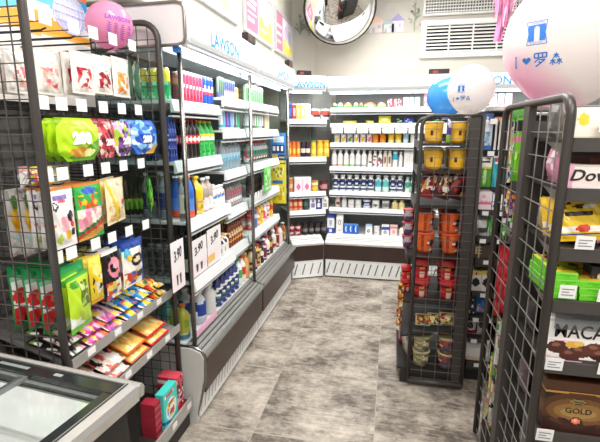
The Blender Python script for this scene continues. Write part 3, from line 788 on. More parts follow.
put('liner', ln, mat('liner_white', '#e9e9e6', .35), FR)
rim = MB()
rim.prism([(-.014, fz-.04), (-.014, fz-.006), (-.008, fz), (.0, fz-.003), (.006, fz-.015), (.002, fz-.04)], 'x', -fw, .006)
rim2 = MB(); rim2.prism([(-.04, fz-.035), (-.04, fz-.004), (-.03, fz), (.0, fz-.004), (.006, fz-.02), (.002, fz-.05)], 'y', -fd, -.0145)
rs = mat('rim_silver', '#cfcdc9', .25, .6)
put('rim', rim, rs, FR); put('rim', rim2, rs, FR)
b = MB(); b.box(-.030, -.026, -fd, -.02, fz, fz+.0012); put('rim_seam', b, mat('rubber_black', '#141414'), FR)
rb = MB(); rb.box(-fw, -.041, -.058, -.0145, fz-.05, fz-.01); rb.box(-.078, -.041, -fd, -.058, fz-.05, fz-.012); rb.box(-fw, -fw+.04, -fd, -.058, fz-.05, fz-.012)
gk = put('gasket_frame', rb, mat('gasket_dark', '#26292a', .18, noise=.3), FR)
for x0, x1 in ((-.5, -.38), (-.28, -.25)):
    b = MB(); b.box(x0, x1, -.042, -.030, fz-.0098, fz-.0092); put('rating_mark', b, mat('ink_silver', '#9aa1a0', .4), gk)
for i, (x0, x1, z) in enumerate(((-fw+.03, -.36, fz-.022), (-.4, -.075, fz-.032))):
    b = MB(); b.box(x0, x1, -fd+.02, -.056, z-.004, z); l = put('glass_lid', b, glass('lid_glass', '#f6f8f7', .10, .1), FR)
    b = MB(); b.box(x0, x1, -.062, -.054, z-.006, z+.003); b.box(x1-.012, x1, -fd+.02, -.062, z-.006, z+.003); b.box(x0, x0+.012, -fd+.02, -.062, z-.006, z+.003); put('lid_frame', b, mat('lid_frame_grey', '#8d908e', .3, .4), l)
b = MB(); b.box(-fw+.058, -.24, -.20, -.19, .60, .61); put('red_strip', b, mat('strip_red', '#b02a36', .4), FR)
b = MB()
for k in range(8): b.tube([(-fw+.09+.065*k, -.205, .60), (-fw+.09+.065*k, -.205, .3), (-fw+.09+.065*k, -.7, .3)], .003, 5)
for z in (.3, .4, .5, .595): b.tube([(-fw+.07, -.205, z), (-.08, -.205, z)], .003, 5)
put('wire_basket', b, mat('basket_white', '#e2e2de', .4), FR)
l = bpy.data.lights.new('chest_fill_light', 'AREA'); l.shape = 'RECTANGLE'; l.size = .5; l.size_y = .03; l.energy = 3.2  # added fill light, no fitting of the freezer; brightens the liner under the lids
o = obj('chest_fill_light', l, FR, (-.36, -fd+.09, fz-.07)); o.rotation_euler = (math.radians(82), 0, 0)
tag(FR, 'black chest freezer with silver rim and glass lids at bottom left', 'freezer')

# ================================================================== PRODUCTS
def span_x(u0, u1, v, x):
    return atx(u0, v, x).y, atx(u1, v, x).y
FRONTS = {round(z_+.0006, 2): xf_ for z_, xf_ in sC+sB+sA}
FRONTS[.43] = -.962
BAYS = {}
for l_, r_ in ((sA, (1.895, 2.455)), (sB, (2.49, 2.85)), (sC, (2.94, 3.815))):
    for z_, xf_ in l_: BAYS.setdefault(round(z_+.0006, 2), r_)
UEND = {1.64: 216, 1.35: 222, 1.06: 228, .76: 234, 1.69: 243.6, 1.5: 245.4, 1.25: 245.2, 1.0: 248, .74: 248}
def runX(mk, n, u0, u1, vt, z, x, name, cat, look, where, group=None, depth=1, h=None, fill=.94, rz=PI/2, dmax=None):
    far_bay = u0 > 245.5 and z > .5
    bay = (2.94, 3.815) if far_bay else BAYS.get(round(z, 2)); ue = None
    xf = FRONTS.get(round(z, 2)); xf = -1.0 if (xf and far_bay) else xf
    for it in range(3):
        y0, y1 = span_x(u0, u1, vt+8, x)
        if bay:
            ue = 278 if far_bay else UEND[round(z, 2)]; yh = atx(ue, vt+8, x).y
            if yh > bay[1]: k_ = (bay[1]-bay[0])/(yh-bay[0]); y0, y1 = bay[0]+max(0, y0-bay[0])*k_, bay[0]+(y1-bay[0])*k_
            if y0 < bay[0]: y1 += min(bay[0]-y0, .03); y0 = bay[0]
        sp = (y1-y0)/n; w = sp*fill
        if dmax: w = min(w, dmax)
        if xf: x = min(xf-.024-w/2, xf-.03)
    hh = h or max(.03, atx((u0+u1)/2, vt, x).z-z)
    parts = mk(w, hh)
    for d in range(depth):
        xx = x-d*(w*1.06)
        lk = look if d == 0 else ('second-row', 'third-row', 'fourth-row')[d-1]+' '+look
        pts = [(xx, y0+sp*(i+.5), z+.0005) for i in range(n)]
        series(parts, name, cat, lk, where, pts, rz, group)
def runD(mk, n, u0, u1, vt, z, y, name, cat, look, where, group=None, depth=1, h=None, fill=.94, dmax=None, fit=True):
    x0, x1 = aty(u0, vt+6, y).x, aty(u1, vt+6, y).x; sp = (x1-x0)/n; w = sp*fill
    if dmax: w = min(w, dmax)
    hh = h or max(.03, aty((u0+u1)/2, vt, y).z-z)
    parts = mk(w, hh)
    for d in range(depth):
        lk = look if d == 0 else ('second-row', 'third-row', 'fourth-row')[d-1]+' '+look
        series(parts, name, cat, lk, where, [(x0+sp*(i+.5), y+d*w*1.06, z+.0005) for i in range(n)], 0, group)
KD = Vector((math.cos(CA), math.sin(CA), 0)); KN = Vector((-math.sin(CA), math.cos(CA), 0)); KO = Vector((-.95, 4.10, 0))
def runK(mk, n, u0, u1, h, z, name, cat, look, where, group=None, dep=.13, fill=.94, dmax=None):
    def sx(u):
        P0 = KO+KN*dep; d = _ray(u, 170); # intersect the vertical plane of the row
        t = (P0-CAM).dot(KN)/d.dot(KN); return (CAM+d*t-P0).dot(KD)
    a, b_ = sx(u0), sx(u1); sp = (b_-a)/n; w = sp*fill
    if dmax: w = min(w, dmax)
    parts = mk(w, h)
    series(parts, name, cat, look, where, [KO+KN*dep+KD*(a+sp*(i+.5))+Vector((0, 0, z+.0005)) for i in range(n)], CA, group)

# print shorthands
def label_simple(base, mark, m2=None): return P(base, ('e', .5, .5, .14, .3, mark), *( [('h', .1, .2, m2)] if m2 else []))
def mk_can(base, *sh): return lambda w, h: can(w/2, h, P(base, *sh))
def mk_bottle(body, capc, lab=None, lz=(.3, .62), clear=False, shape='soda', neck=.34): return lambda w, h: bottle(w/2, h, P(*body) if isinstance(body, tuple) else P(body), capc, lab, lz, clear, neck, shape=shape)
def mk_cup(base, *sh, lid='#f2f2ee', k=.8): return lambda w, h: cup(w/2*k/1.06, w/2/1.06, h, P(base, *sh), lid)
def mk_box(base, *sh, side=None, top=None, d=None): return lambda w, h: boxy(w, d or w*.8, h, P(base, *sh), side, top)
def mk_gable(base, *sh, side=None): return lambda w, h: gable(w, w*.9, h, P(base, *sh), side)

# ------------------------------------------------ near cooler, left bay (A)
W = 'on the near cooler top shelf'
green_yellow = mk_can('#2fae6a', ('h', .62, 1, '#e6d43a'), ('n', 0, .1, 1, .6, ['#8fd6b4', '#149a55'], .12, .16, 2, 2), ('h', .0, .08, '#b9dcc8'))
for k, (u, wd) in enumerate(((143, 'furthest back'), (153.5, 'middle'), (165, 'nearest the aisle'))):
    pz = aty(u, 80, 1.945)
    place(proto('gycan', lambda: green_yellow(.046, .15)), 'soda_can', f'green and yellow soda can {wd} of three at the near end', 'can', (pz.x, 1.945, 1.6355), PI/2, 'green and yellow cans on the near cooler top shelf')
for k, (u, wd) in enumerate(((172, 'left'), (178, 'right'))):
    pz = aty(u, 80, 1.99+.0*k)
    place(proto('dcan', lambda: mk_can('#5a2530', ('h', .6, .75, '#8a5a48'))(.042, .14)), 'soda_can', f'{wd} dark maroon soda can behind the chrome corner post', 'can', (pz.x-.028, 1.985+.035*k, 1.6355), PI/2, 'maroon cans by the post')
runX(mk_can('#e2405f', ('n', .2, .15, .8, .85, ['#f4b6c2', '#ffffff', '#c81f3f'], .1, .12, 4, 4), ('h', .9, 1, '#d8c8c8')), 6, 182.5, 204, 74, 1.636, -1.035, 'soda_can', 'can', 'red and pink soda can', W)
runX(mk_can('#1f4fa8', ('e', .5, .5, .16, .16, '#e9eef8'), ('e', .5, .44, .14, .07, '#d83a44'), ('h', .9, 1, '#16367a')), 3, 204.5, 216, 79, 1.636, -1.035, 'soda_can', 'can', 'blue soda can with round emblem', W)
W = 'on the near cooler second shelf'
runX(mk_bottle(('#2a3fa0', ('n', 0, .1, 1, .75, ['#5a6fd0', '#8f9be0', '#1e2c80'], .14, .08, 5, 2)), '#2b62c9', P('#3548ae', ('n', 0, 0, 1, 1, ['#c2c8ee', '#2a3590'], .16, .25, 6, 1))), 3, 160, 176, 114, 1.351, -1.03, 'drink_bottle', 'bottle', 'blue soda bottle with blue cap', W, h=.21)
for k, u in enumerate((147, 154)):
    pz = aty(u, 130, 1.96)
    place(proto('nvb', lambda: mk_bottle('#20285a', '#2c4a9a')(.036, .22)), 'drink_bottle', f'dark navy bottle {("furthest", "second furthest")[k]} back behind the glass, near cooler', 'bottle', (pz.x, 1.96, 1.3505), PI/2, 'navy bottles behind the near glass')
if 0: place(proto('redcap', lambda: mk_bottle('#3a3a9a', '#d43a3a', P('#c8324a', ('h', .4, .6, '#ffffff')))(.058, .23)), 'drink_bottle', 'red-capped bottle half hidden by the chrome corner post', 'bottle', (-1.03, 2.055, 1.3505), PI/2)
runX(mk_bottle(('#1c0d0b', ('n', .2, .66, .9, .9, ['#8a8a8a', '#efefef'], .12, .08, 3, 3)), '#d8283a', P('#d9303c', ('e', .5, .5, .17, .3, '#ffffff'), ('n', .2, .25, .8, .75, ['#d9303c', '#f6d6d8'], .07, .16, 3, 1)), (.38, .6)), 4, 184, 204, 113, 1.351, -1.03, 'drink_bottle', 'bottle', 'dark cola bottle with red label', W, depth=2, h=.205)
runX(mk_bottle(('#2fb34d', ('n', .1, .05, .9, .4, ['#57d06e', '#1c8a3a'], .1, .08, 4, 2)), '#f2d21f', P('#2da84a', ('h', .72, 1, '#f2d83a'), ('e', .5, .4, .22, .28, '#e9f6e9')), (.42, .64)), 3, 204.5, 222, 117, 1.351, -1.03, 'drink_bottle', 'bottle', 'green soda bottle with yellow cap', W, depth=2, h=.20)
W = 'on the near cooler third shelf'
for k, u in enumerate((149, 157, 166)):
    pz = aty(u, 200, 1.95)
    place(proto('wtr', lambda: mk_bottle(('#aeb6c0', ('h', .0, .22, '#8d96a4')), '#f4f4f4', P('#2c3a78', ('e', .5, .5, .16, .4, '#d6dcea')), (.22, .58), True, 'round')(.05, .235)), 'drink_bottle', f'white-capped bottle with navy label, {("furthest", "middle", "nearest")[k]} behind the near glass', 'bottle', (pz.x, 1.935+.055*(k == 1), 1.0605), PI/2, 'navy-labelled bottles behind the near glass')
runX(mk_bottle(('#7a7c78', ('h', .6, 1, '#c9cac6')), '#f4f4f4', P('#e3dccb', ('r', .42, .2, .6, .85, '#4a4a46')), (.18, .6), True, 'round'), 1, 172, 183, 177, 1.0605, -.985, 'drink_bottle', 'bottle', 'bottle with cream label and dark writing', W)
runX(mk_bottle(('#2f6fd6', ('h', .0, .16, '#ea5a2e'), ('h', .16, .45, '#5a8fe8')), '#ef7a2c', None, shape='soda'), 1, 186, 193, 175, 1.0605, -.985, 'drink_bottle', 'bottle', 'large blue bottle with orange cap', W, depth=2, dmax=.085)
runX(mk_bottle(('#18161c', ('h', .3, .6, '#3a3040')), '#1a1a1e', None), 1, 190.5, 195.5, 176, 1.0605, -1.05, 'drink_bottle', 'bottle', 'black bottle between blue and yellow bottles', W)
runX(mk_bottle(('#f0d026', ('n', 0, .05, 1, .4, ['#c9a06a', '#f4e58a', '#b98a4a'], .14, .07, 4, 1)), '#f2d21f', None, shape='round'), 1, 195, 203.5, 175, 1.0605, -.985, 'drink_bottle', 'bottle', 'bright yellow bottle', W, depth=2, dmax=.085)
runX(mk_bottle(('#cbbcb4', ('h', .04, .4, '#e6c6c4')), '#f2f2f2', P('#f0d8d6', ('n', 0, 0, 1, 1, ['#d8485a', '#f7eeee'], .15, .2, 3, 1)), (.05, .42), True, 'round'), 2, 204, 215, 176, 1.0605, -.985, 'drink_bottle', 'bottle', 'clear red-labelled bottle', W, depth=2)
runX(mk_bottle(('#f1ede8', ('n', .1, .1, .9, .7, ['#f08a3c', '#4a90d8', '#f6f4f0', '#e8d44a'], .2, .14, 5, 3)), '#f6f6f6', None, shape='round', neck=.5), 3, 216, 228, 184, 1.0605, -.985, 'yogurt_bottle', 'bottle', 'small white bottle with colourful label', W, depth=2)
W = 'on the near cooler fourth shelf'
for k, u in enumerate((153, 161, 169)):
    pz = aty(u, 270, 1.945)
    place(proto('beer', lambda: mk_can('#55565a', ('n', 0, .1, 1, .9, ['#3e3f44', '#77787c'], .2, .2, 3, 1))(.042, .17)), 'beer_can', f'{("furthest back", "middle", "nearest")[k]} dark grey tall can behind the near glass', 'can', (pz.x, 1.945, .7555), PI/2, 'dark grey cans behind the near glass')
runX(mk_bottle('#23201f', '#2c2c2c', P('#e7e1da'), (.2, .5)), 7, 176, 219, 230, .7555, -1.045, 'drink_bottle', 'bottle', 'black-capped dark bottle', W, h=.225, dmax=.066, depth=2)
def sign(u0, u1, v0, v1, x, lb, txt='3.90', shapes=2, acc=None):
    y0, y1 = span_x(u0, u1, (v0+v1)/2, x); za = .763; zb_ = max(za+.1, atx((u0+u1)/2, v0, x).z); w, h = y1-y0, zb_-za
    b = MB(); pr = P('#f4eff0', ('h', 0, .35, '#f6e9ec'), *(acc or []))
    b.grid(lambda u, v: (-w/2+w*u, 0, h*v), 10, 10, pr, sm=False); b.box(-w/2, w/2, .0005, .002, 0, h, 0, lin('#e6e2e0'))
    t = put('price_sign', b, PAPER(), None, (x, y0+w/2, za), PI/2)
    put('lettering', text_mb(txt, h*.30, lambda X, Y: (X, -.0012, h*.72+Y+X*.25), .0016, sx=min(1, w/h/.85)), mat('ink_black', '#1b1a1c', .5), t)
    if shapes:
        for k in range(shapes):
            b = MB()
            cx = (-.13+.26*k)*w if shapes > 1 else 0
            b.add([(cx-.07*w, -.0012, h*.32), (cx+.07*w, -.0012, h*.32), (cx+.05*w, -.0012, h*.12), (cx-.03*w, -.0012, h*.1)], [(0, 1, 2, 3)])
            put('bottle_picture', b, mat('ink_plum', '#4a3a48', .5), t)
    tag(t, lb, 'sign', 'white price signs on the near cooler fourth shelf')
sign(171.5, 184.5, 240, 290, -.952, 'white price sign standing left of the chrome corner post')
sign(190, 207, 238, 272, -.952, 'white price sign right of the chrome corner post')
sign(207.3, 221, 227, 258, -.952, 'white price sign furthest right on the fourth shelf', '3.90', 0, [('r', .05, .1, .5, .3, '#f0c46a')])
runX(mk_bottle('#3aa8d8', '#2a7ab8', P('#7fd0ea'), shape='round'), 1, 221.5, 225, 232, .7555, -.965, 'drink_bottle', 'bottle', 'cyan bottle beside the price signs', W, h=.13)
runX(mk_bottle(('#f0ece8', ('n', .1, .1, .9, .8, ['#e06a6a', '#3a3a40'], .2, .2, 3, 4)), '#f4c08a', None, shape='round', neck=.5), 2, 225.5, 234, 232, .7555, -.965, 'yogurt_bottle', 'bottle', 'small white and red bottle', W, h=.12)
W = 'on the near cooler bottom deck'
for k, (u, c1, c2, nm) in enumerate(((168, '#6db8b4', '#2fb0a0', 'teal'), (176, '#c8d44a', '#e8e8e0', 'lime'), (183, '#ddc84a', '#ef7a2c', 'yellow'))):
    pz = aty(u, 320, 1.925)
    place(bottle(.036, .21-.012*k, P(c1, ('n', 0, .1, 1, .6, ['#f0ead0', c1, '#9fb84a'], .2, .12, k, 2), ('h', 0, .15, '#5a8ab0')), c2, None, clear=False, shape='round'), 'drink_bottle', f'{nm} drink bottle behind the near glass at deck level', 'bottle', (pz.x, 1.925, .4305), PI/2)
runX(mk_bottle(('#dfe3ea', ('h', 0, .18, '#c6ccd4')), '#f4f4f4', P('#2b4cb0', ('n', 0, 0, 1, 1, ['#2b4cb0', '#24409a', '#e8ecf6'], .2, .2, 5, 0)), (.25, .68), False, 'round', .4), 1, 193.5, 203, 289, .4305, -.955, 'drink_bottle', 'bottle', 'white bottle with blue label', W, depth=2, dmax=.08)
runX(mk_bottle(('#eceae6', ('h', 0, .4, '#dfe0d8')), '#f2f2f0', None, shape='round', neck=.45), 1, 203.5, 213, 283, .4305, -.955, 'drink_bottle', 'bottle', 'milky white bottle', W, depth=2, dmax=.08)
nav = mk_bottle(('#39447e', ('n', 0, .1, 1, .7, ['#e4e6ee', '#2c3670', '#5a68a8'], .16, .08, 5, 1)), '#2a4ad0', P('#2f3a78', ('n', 0, 0, 1, 1, ['#ffffff', '#27316a', '#5aa85a'], .14, .18, 6, 1)), (.2, .62), False, 'round', .42)
runX(nav, 5, 214, 236, 265, .4305, -.96, 'water_bottle', 'bottle', 'navy-labelled bottle with blue cap', W, depth=3, h=.2, dmax=.064)
# right bay (B)
W = 'on the near cooler right bay top shelf'
runX(mk_can('#8a9a8c', ('v', .35, .65, '#54705a'), ('h', 0, .3, '#5a6a8a')), 3, 217.5, 225, 78, 1.6905, -1.02, 'soda_can', 'can', 'grey-green slim can', W)
runX(mk_can('#e3e0ee', ('h', .5, 1, '#4a58c8'), ('h', .36, .5, '#a878c8')), 5, 225.3, 238.5, 82, 1.6905, -1.02, 'soda_can', 'can', 'purple and silver slim can', W)
runX(mk_can('#eebb5a', ('h', .3, .6, '#f6dc9a')), 1, 239, 243.5, 90, 1.6905, -1.02, 'soda_can', 'can', 'short orange can', W)
W = 'on the near cooler right bay second shelf'
for k, (c, nm) in enumerate((('#58b8c8', 'aqua'), ('#8a4aa8', 'purple'), ('#4a6ad0', 'blue'), ('#9ac8e8', 'pale blue'), ('#5a6a78', 'slate'), ('#4ab88a', 'green'))):
    runX(mk_bottle(('#f0f2f4',), '#f2f2f2', P('#f2f4f6', ('v', .38, .6, c), ('h', .0, .1, c)), (.1, .75), False, 'jar', .6), 1, 221.5+4*k, 225.3+4*k, 106+.4*k, 1.5005, -1.02, 'milk_bottle', 'bottle', f'slim white bottle with {nm} stripe', W, h=.145)
W = 'on the near cooler right bay third shelf'
runX(mk_bottle(('#b8c4cc', ('h', 0, .3, '#a8c0cc')), '#9fb8c8', P('#9ec8d8', ('n', 0, 0, 1, 1, ['#ffffff', '#6aa8c8'], .2, .3, 1, 1)), (.3, .55), True, 'round'), 6, 221, 245, 139, 1.2505, -1.02, 'water_bottle', 'bottle', 'clear water bottle with pale label', W, h=.19, depth=2)
W = 'on the near cooler right bay fourth shelf'
runX(mk_bottle(('#a8a6a4', ('n', 0, .1, 1, .7, ['#dcdcdc', '#76706e', '#c88a8a'], .2, .12, 2, 1)), '#3a3634', P('#c9c6c4', ('n', 0, 0, 1, 1, ['#8a7a86', '#efefef', '#b85a6a'], .2, .3, 4, 1)), (.2, .6), True, 'round'), 6, 228, 248, 178, 1.0005, -1.02, 'drink_bottle', 'bottle', 'clear and grey bottle', W, h=.17, depth=2)
W = 'on the near cooler right bay fifth shelf'
runX(mk_bottle(('#7a3a1c', ('h', .3, .62, '#e88a2a')), '#f0c22a', P('#d88a3a', ('n', 0, 0, 1, 1, ['#8a4a2a', '#f0b85a', '#e8d8b0'], .2, .2, 4, 1)), (.2, .6), False, 'round'), 6, 229, 248, 218, .7355, -1.02, 'drink_bottle', 'bottle', 'amber drink bottle with yellow cap', W, h=.175, depth=2)
W = 'on the near cooler right bay deck'
for k, (c, c2, nm) in enumerate((('#e8efe6', '#4ab86a', 'green and white'), ('#f0e8e4', '#e0443a', 'red and white'), ('#eea85a', '#f0c27a', 'orange'))):
    runX(mk_bottle((c, ('h', .3, .6, c2)), c2, None, shape='round'), 1, 236+3.6*k, 239.6+3.6*k, 258-4*k, .4305, -.97, 'drink_bottle', 'bottle', f'{nm} bottle', W, h=.19, depth=2, dmax=.06)

# ------------------------------------------------ far cooler (C)
W = 'on the far cooler top shelf'
runX(mk_can('#d4dcc0', ('v', .3, .7, '#6ab86a'), ('h', .8, 1, '#e6e2c8')), 7, 246.5, 265, 91, 1.6955, -1.035, 'soda_can', 'can', 'green and cream slim can', W, h=.13)
W = 'on the far cooler second shelf'
for k, (c, nm) in enumerate((('#7a8a98', 'grey'), ('#d84a6a', 'rose'), ('#4a5a60', 'dark'), ('#3aa85a', 'green'), ('#8ab89a', 'mint'), ('#b8c8d8', 'ice blue'), ('#7a3a5a', 'wine'))):
    runX(mk_bottle(('#eef0f0',), '#f2f2f2', P('#f0f2f2', ('v', .4, .6, c), ('h', .02, .12, c)), (.1, .75), False, 'jar', .6), 1, 246+2.9*k, 248.9+2.9*k, 110, 1.5005, -1.035, 'milk_bottle', 'bottle', f'slim white bottle with {nm} stripe', W, h=.145)
runX(mk_box('#f0e2bc', ('h', .7, 1, '#f6efd8')), 1, 266.5, 272, 104, 1.5005, -1.06, 'drink_carton', 'carton', 'cream carton at the shelf end', W, h=.15)
W = 'on the far cooler third shelf'
runX(mk_bottle(('#c4c8ca', ('h', .25, .55, '#f0f0f0')), '#d84a5a', P('#f2f0f0', ('n', 0, 0, 1, 1, ['#d84a5a', '#ffffff', '#2f8a6a', '#222222'], .25, .3, 5, 2)), (.1, .6), True, 'round'), 8, 247, 270, 142, 1.2505, -1.035, 'drink_bottle', 'bottle', 'clear red-labelled bottle', W, h=.16, depth=2)
W = 'on the far cooler fourth shelf'
runX(mk_bottle('#26201f', '#2c8a3a', P('#1a1614', ('h', .4, .6, '#4a2a2a')), (.2, .6), False, 'round'), 7, 248.5, 263, 172, 1.0005, -1.035, 'drink_bottle', 'bottle', 'black bottle with green cap', W, h=.18)
for k in range(5):
    y = atx(249.5+2.7*k, 186, -.99).y
    b = MB(); b.box(0, .0015, -.022, .022, 0, .055); o = put('price_card', b, mat('card_white', '#f3f4f2'), [c for c in U2.children if c.name.startswith('shelf')][3], (XK*0+0, 0, 0)); o.parent = U2
    o.location = (y-2.90, lx(-.984), .985); o.rotation_euler = (0, 0, -PI/2)
runX(lambda w, h: bag(w, h, .02, P('#5cd048', ('n', .1, .1, .9, .9, ['#d8f6c8', '#2fa83a', '#a8ee7a'], .2, .12, 2, 1)), 8, 10), 1, 263, 272, 172, 1.01, -.968, 'snack_bag', 'bag', 'bright green hanging pack', W, h=.2)
W = 'on the far cooler fifth shelf'
for k, (c, c2, nm) in enumerate((('#e25a4a', '#f2a0a0', 'red'), ('#4a70c0', '#d8dcf0', 'blue'), ('#f0a84a', '#f6e0b0', 'orange'), ('#f0d02a', '#d8902a', 'yellow'), ('#f0c8d8', '#e05a8a', 'pink'), ('#e8dcc8', '#c85a3a', 'cream'), ('#e8c22a', '#d8302a', 'gold'))):
    runX(mk_bottle((c, ('n', 0, .1, 1, .65, [c2, c, '#ffffff'], .25, .12, k, 1)), '#2a2a2a' if k % 2 else '#f0f0f0', None, shape='round'), 1, 250+3.7*k, 253.7+3.7*k, 212, .7355, -1.035, 'drink_bottle', 'bottle', f'{nm} drink bottle', W, h=.185, depth=2, dmax=.062)
W = 'on the far cooler bottom deck'
cs = [('#e8c8a0', '#5a2a2a', 'tan'), ('#4a1e22', '#d8a0a0', 'dark red'), ('#d8b84a', '#2a2a5a', 'mustard'), ('#2a2222', '#f0e8e0', 'black and white'), ('#7a2a4a', '#f0e0e8', 'plum'), ('#f0ece4', '#3a2a2a', 'ivory'), ('#5a3a22', '#e8b05a', 'brown'), ('#e0e0e0', '#a02a3a', 'silver'), ('#8a2a22', '#f0c8a0', 'brick'), ('#e8e0d8', '#b8503a', 'beige'), ('#d86a2a', '#f6d0a0', 'orange')]
for k, (c, c2, nm) in enumerate(cs):
    runX(mk_bottle((c, ('n', 0, .1, 1, .7, [c2, c, c], .25, .12, k+3, 0)), ('#2a2222', '#f0f0f0', '#b02a2a')[k % 3], None, shape='round', neck=.45), 1, 249+3.2*k, 252.2+3.2*k, 260-2*k, .4305, -.985, 'drink_bottle', 'bottle', f'{nm} coffee bottle', W, h=.18, depth=2, dmax=.064)

# ------------------------------------------------ corner cooler
W = 'on the corner cooler top shelf'
for u0, u1, c, c2, nm in ((287, 292.2, '#2a3a6a', '#4a5aa0', 'navy'), (292.4, 296, '#c8322f', '#e8a0a0', 'red'), (296.2, 300, '#f0c83a', '#f6e6a0', 'yellow'), (300.2, 304, '#f2d86a', '#f8f0c8', 'pale yellow'), (304.2, 309.5, '#f2f0ec', '#e0dce4', 'white')):
    runK(mk_box(c, ('r', .2, .25, .8, .7, c2), ('h', .9, 1, c2)), 1, u0, u1, .15, 1.601, 'drink_carton', 'carton', f'{nm} carton', W, 'cartons on the corner cooler top shelf', .14)
runK(mk_cup('#f2ede6', ('e', .45, .6, .22, .22, '#d84a3a'), ('e', .58, .35, .2, .16, '#3a3a3a'), ('v', 0, .12, '#2a2628'), ('v', .88, 1, '#2a2628'), k=.95, lid='#ddd8d2'), 2, 310, 329, .105, 1.601, 'yogurt_cup', 'cup', 'white cup with red and black picture', W, None, .165)
W = 'on the corner cooler second shelf'
runK(mk_bottle(('#ee8030', ('e', .5, .4, .14, .16, '#f6d05a')), '#e8622a', None, shape='jar', neck=.8), 3, 287.5, 300, .155, 1.231, 'juice_bottle', 'bottle', 'orange juice bottle', W, None, .14)
runK(mk_bottle(('#2a1c34', ('h', .3, .6, '#e8dcc8')), '#1a1a1e', None, shape='jar', neck=.8), 2, 300.5, 310, .15, 1.231, 'juice_bottle', 'bottle', 'dark purple bottle with cream label', W, None, .14)
runK(mk_bottle(('#f0b82a', ('e', .5, .35, .16, .16, '#f6e06a')), '#2f9a4a', None, shape='jar', neck=.9), 1, 310.5, 316, .165, 1.231, 'juice_bottle', 'bottle', 'yellow juice bottle with green cap', W, None, .14)
runK(mk_bottle(('#f2b82a', ('e', .5, .4, .14, .14, '#f8e07a')), '#eaa41e', None, shape='jar', neck=.9), 2, 316.5, 329, .165, 1.231, 'juice_bottle', 'bottle', 'plain yellow juice bottle', W, None, .14)
W = 'on the corner cooler third shelf'
runK(mk_bottle(('#d8843a', ('h', .3, .6, '#f0d0a0')), '#f0c08a', None, shape='jar', neck=.8), 1, 287.5, 293, .145, .881, 'juice_bottle', 'bottle', 'amber bottle', W, None, .14)
runK(mk_box('#f2dfe6', ('e', .5, .35, .24, .2, '#e06a9a'), ('h', .85, 1, '#f8f2f4')), 2, 293.5, 310.5, .15, .881, 'snack_box', 'box', 'pink and white pack', W, None, .14)
runK(mk_cup('#d8a030', ('h', .55, .8, '#f4e8c8'), ('e', .5, .3, .2, .18, '#f0c84a'), k=.9, lid='#c08a2a'), 1, 311, 318.5, .11, .881, 'yogurt_cup', 'cup', 'amber cup', W, None, .14)
runK(mk_cup('#5a1e2a', ('e', .5, .45, .24, .24, '#c88a90'), k=.9, lid='#4a1a24'), 1, 319, 328, .105, .881, 'yogurt_cup', 'cup', 'maroon cup', W, None, .14)
W = 'on the corner cooler fourth shelf'
runK(mk_bottle(('#e8542c', ('e', .5, .5, .18, .16, '#f8c8a0'), ('h', .05, .2, '#f0a07a')), '#e8e0d8', None, shape='jar', neck=.8), 3, 287.5, 302.5, .135, .691, 'juice_bottle', 'bottle', 'red-orange bottle', W, None, .14)
runK(mk_bottle(('#2a4a44', ('h', .3, .6, '#5a7a70')), '#3a4a48', None, shape='jar', neck=.8), 1, 303, 308.5, .14, .691, 'juice_bottle', 'bottle', 'dark green bottle', W, None, .14)
for u0, u1, c, c2, nm in ((309, 315.5, '#efece8', '#8a7ab0', 'white'), (316, 321, '#3a3a8a', '#f0f0f4', 'indigo'), (321.5, 328, '#e8e4e0', '#a8a4a0', 'pale grey')):
    runK(mk_gable(c, ('r', .2, .2, .8, .5, c2), ('e', .5, .7, .25, .12, c2)), 1, u0, u1, .13, .691, 'drink_carton', 'carton', f'{nm} gable-top carton', W, None, .14)
W = 'on the corner cooler deck'
runK(mk_bottle(('#8a1c2c', ('n', 0, .1, 1, .8, ['#c03a4a', '#e8c0c0', '#5a1420'], .3, .2, 3, 1)), '#2a1a1c', None, shape='jar', neck=.9), 2, 288, 301, .12, .4305, 'yogurt_cup', 'cup', 'dark red jar with black lid', W, None, .12)
runK(mk_bottle(('#262224', ('e', .5, .45, .18, .16, '#7a7470')), '#1a1a1a', None, shape='jar', neck=.9), 4, 301.5, 327, .12, .4305, 'yogurt_cup', 'cup', 'black jar', W, None, .12)

# ------------------------------------------------ back cooler
W = 'on the back cooler top shelf'
YR = BY+.19
def pastry(w, h, pr):
    b = MB(); n = 12
    b.grid(lambda u, v: ((u-.5)*w, -math.cos(v*PI)*w*.32, h*(.55+.45*math.sin(u*PI)**.5)*math.sin(v*PI)**.7*.95), 12, 8, pr)
    b.box(-w/2, w/2, -w*.33, w*.33, 0, .004, 0, lin('#3a8a4a'))
    e = MB(); e.tube([((k/12-.5)*w, -w*.33, .012+.012*(k % 2)) for k in range(13)], .006, 5)
    return [('pastry_pack', b.mesh('pastry_pack', FILM())), ('green_trim', e.mesh('green_trim', mat('trim_green', '#2f9a5a', .5)))]
for k, (u0, u1, c, nm) in enumerate(((332, 337, '#7a2f22', 'small red-brown'), (337.5, 343, '#e8e4dc', 'pale wrapped'), (343.5, 352, '#c8742f', 'golden brown'), (353, 358.5, '#8a4a2a', 'dark brown'), (359, 363, '#a05030', 'short russet'), (364, 376, '#b8602c', 'large glazed'), (377, 386, '#c87840', 'caramel'))):
    runD(lambda w, h: pastry(w, h, P(c, ('n', 0, 0, 1, 1, [c, '#c89a62', c, '#e8dcc8'], .2, .2, k, 2))), 1, u0, u1, 101, 1.7105, YR, 'pastry_pack', 'pastry', f'{nm} pastry in green wrap', W, 'wrapped pastries on the back cooler top shelf', h=.062)
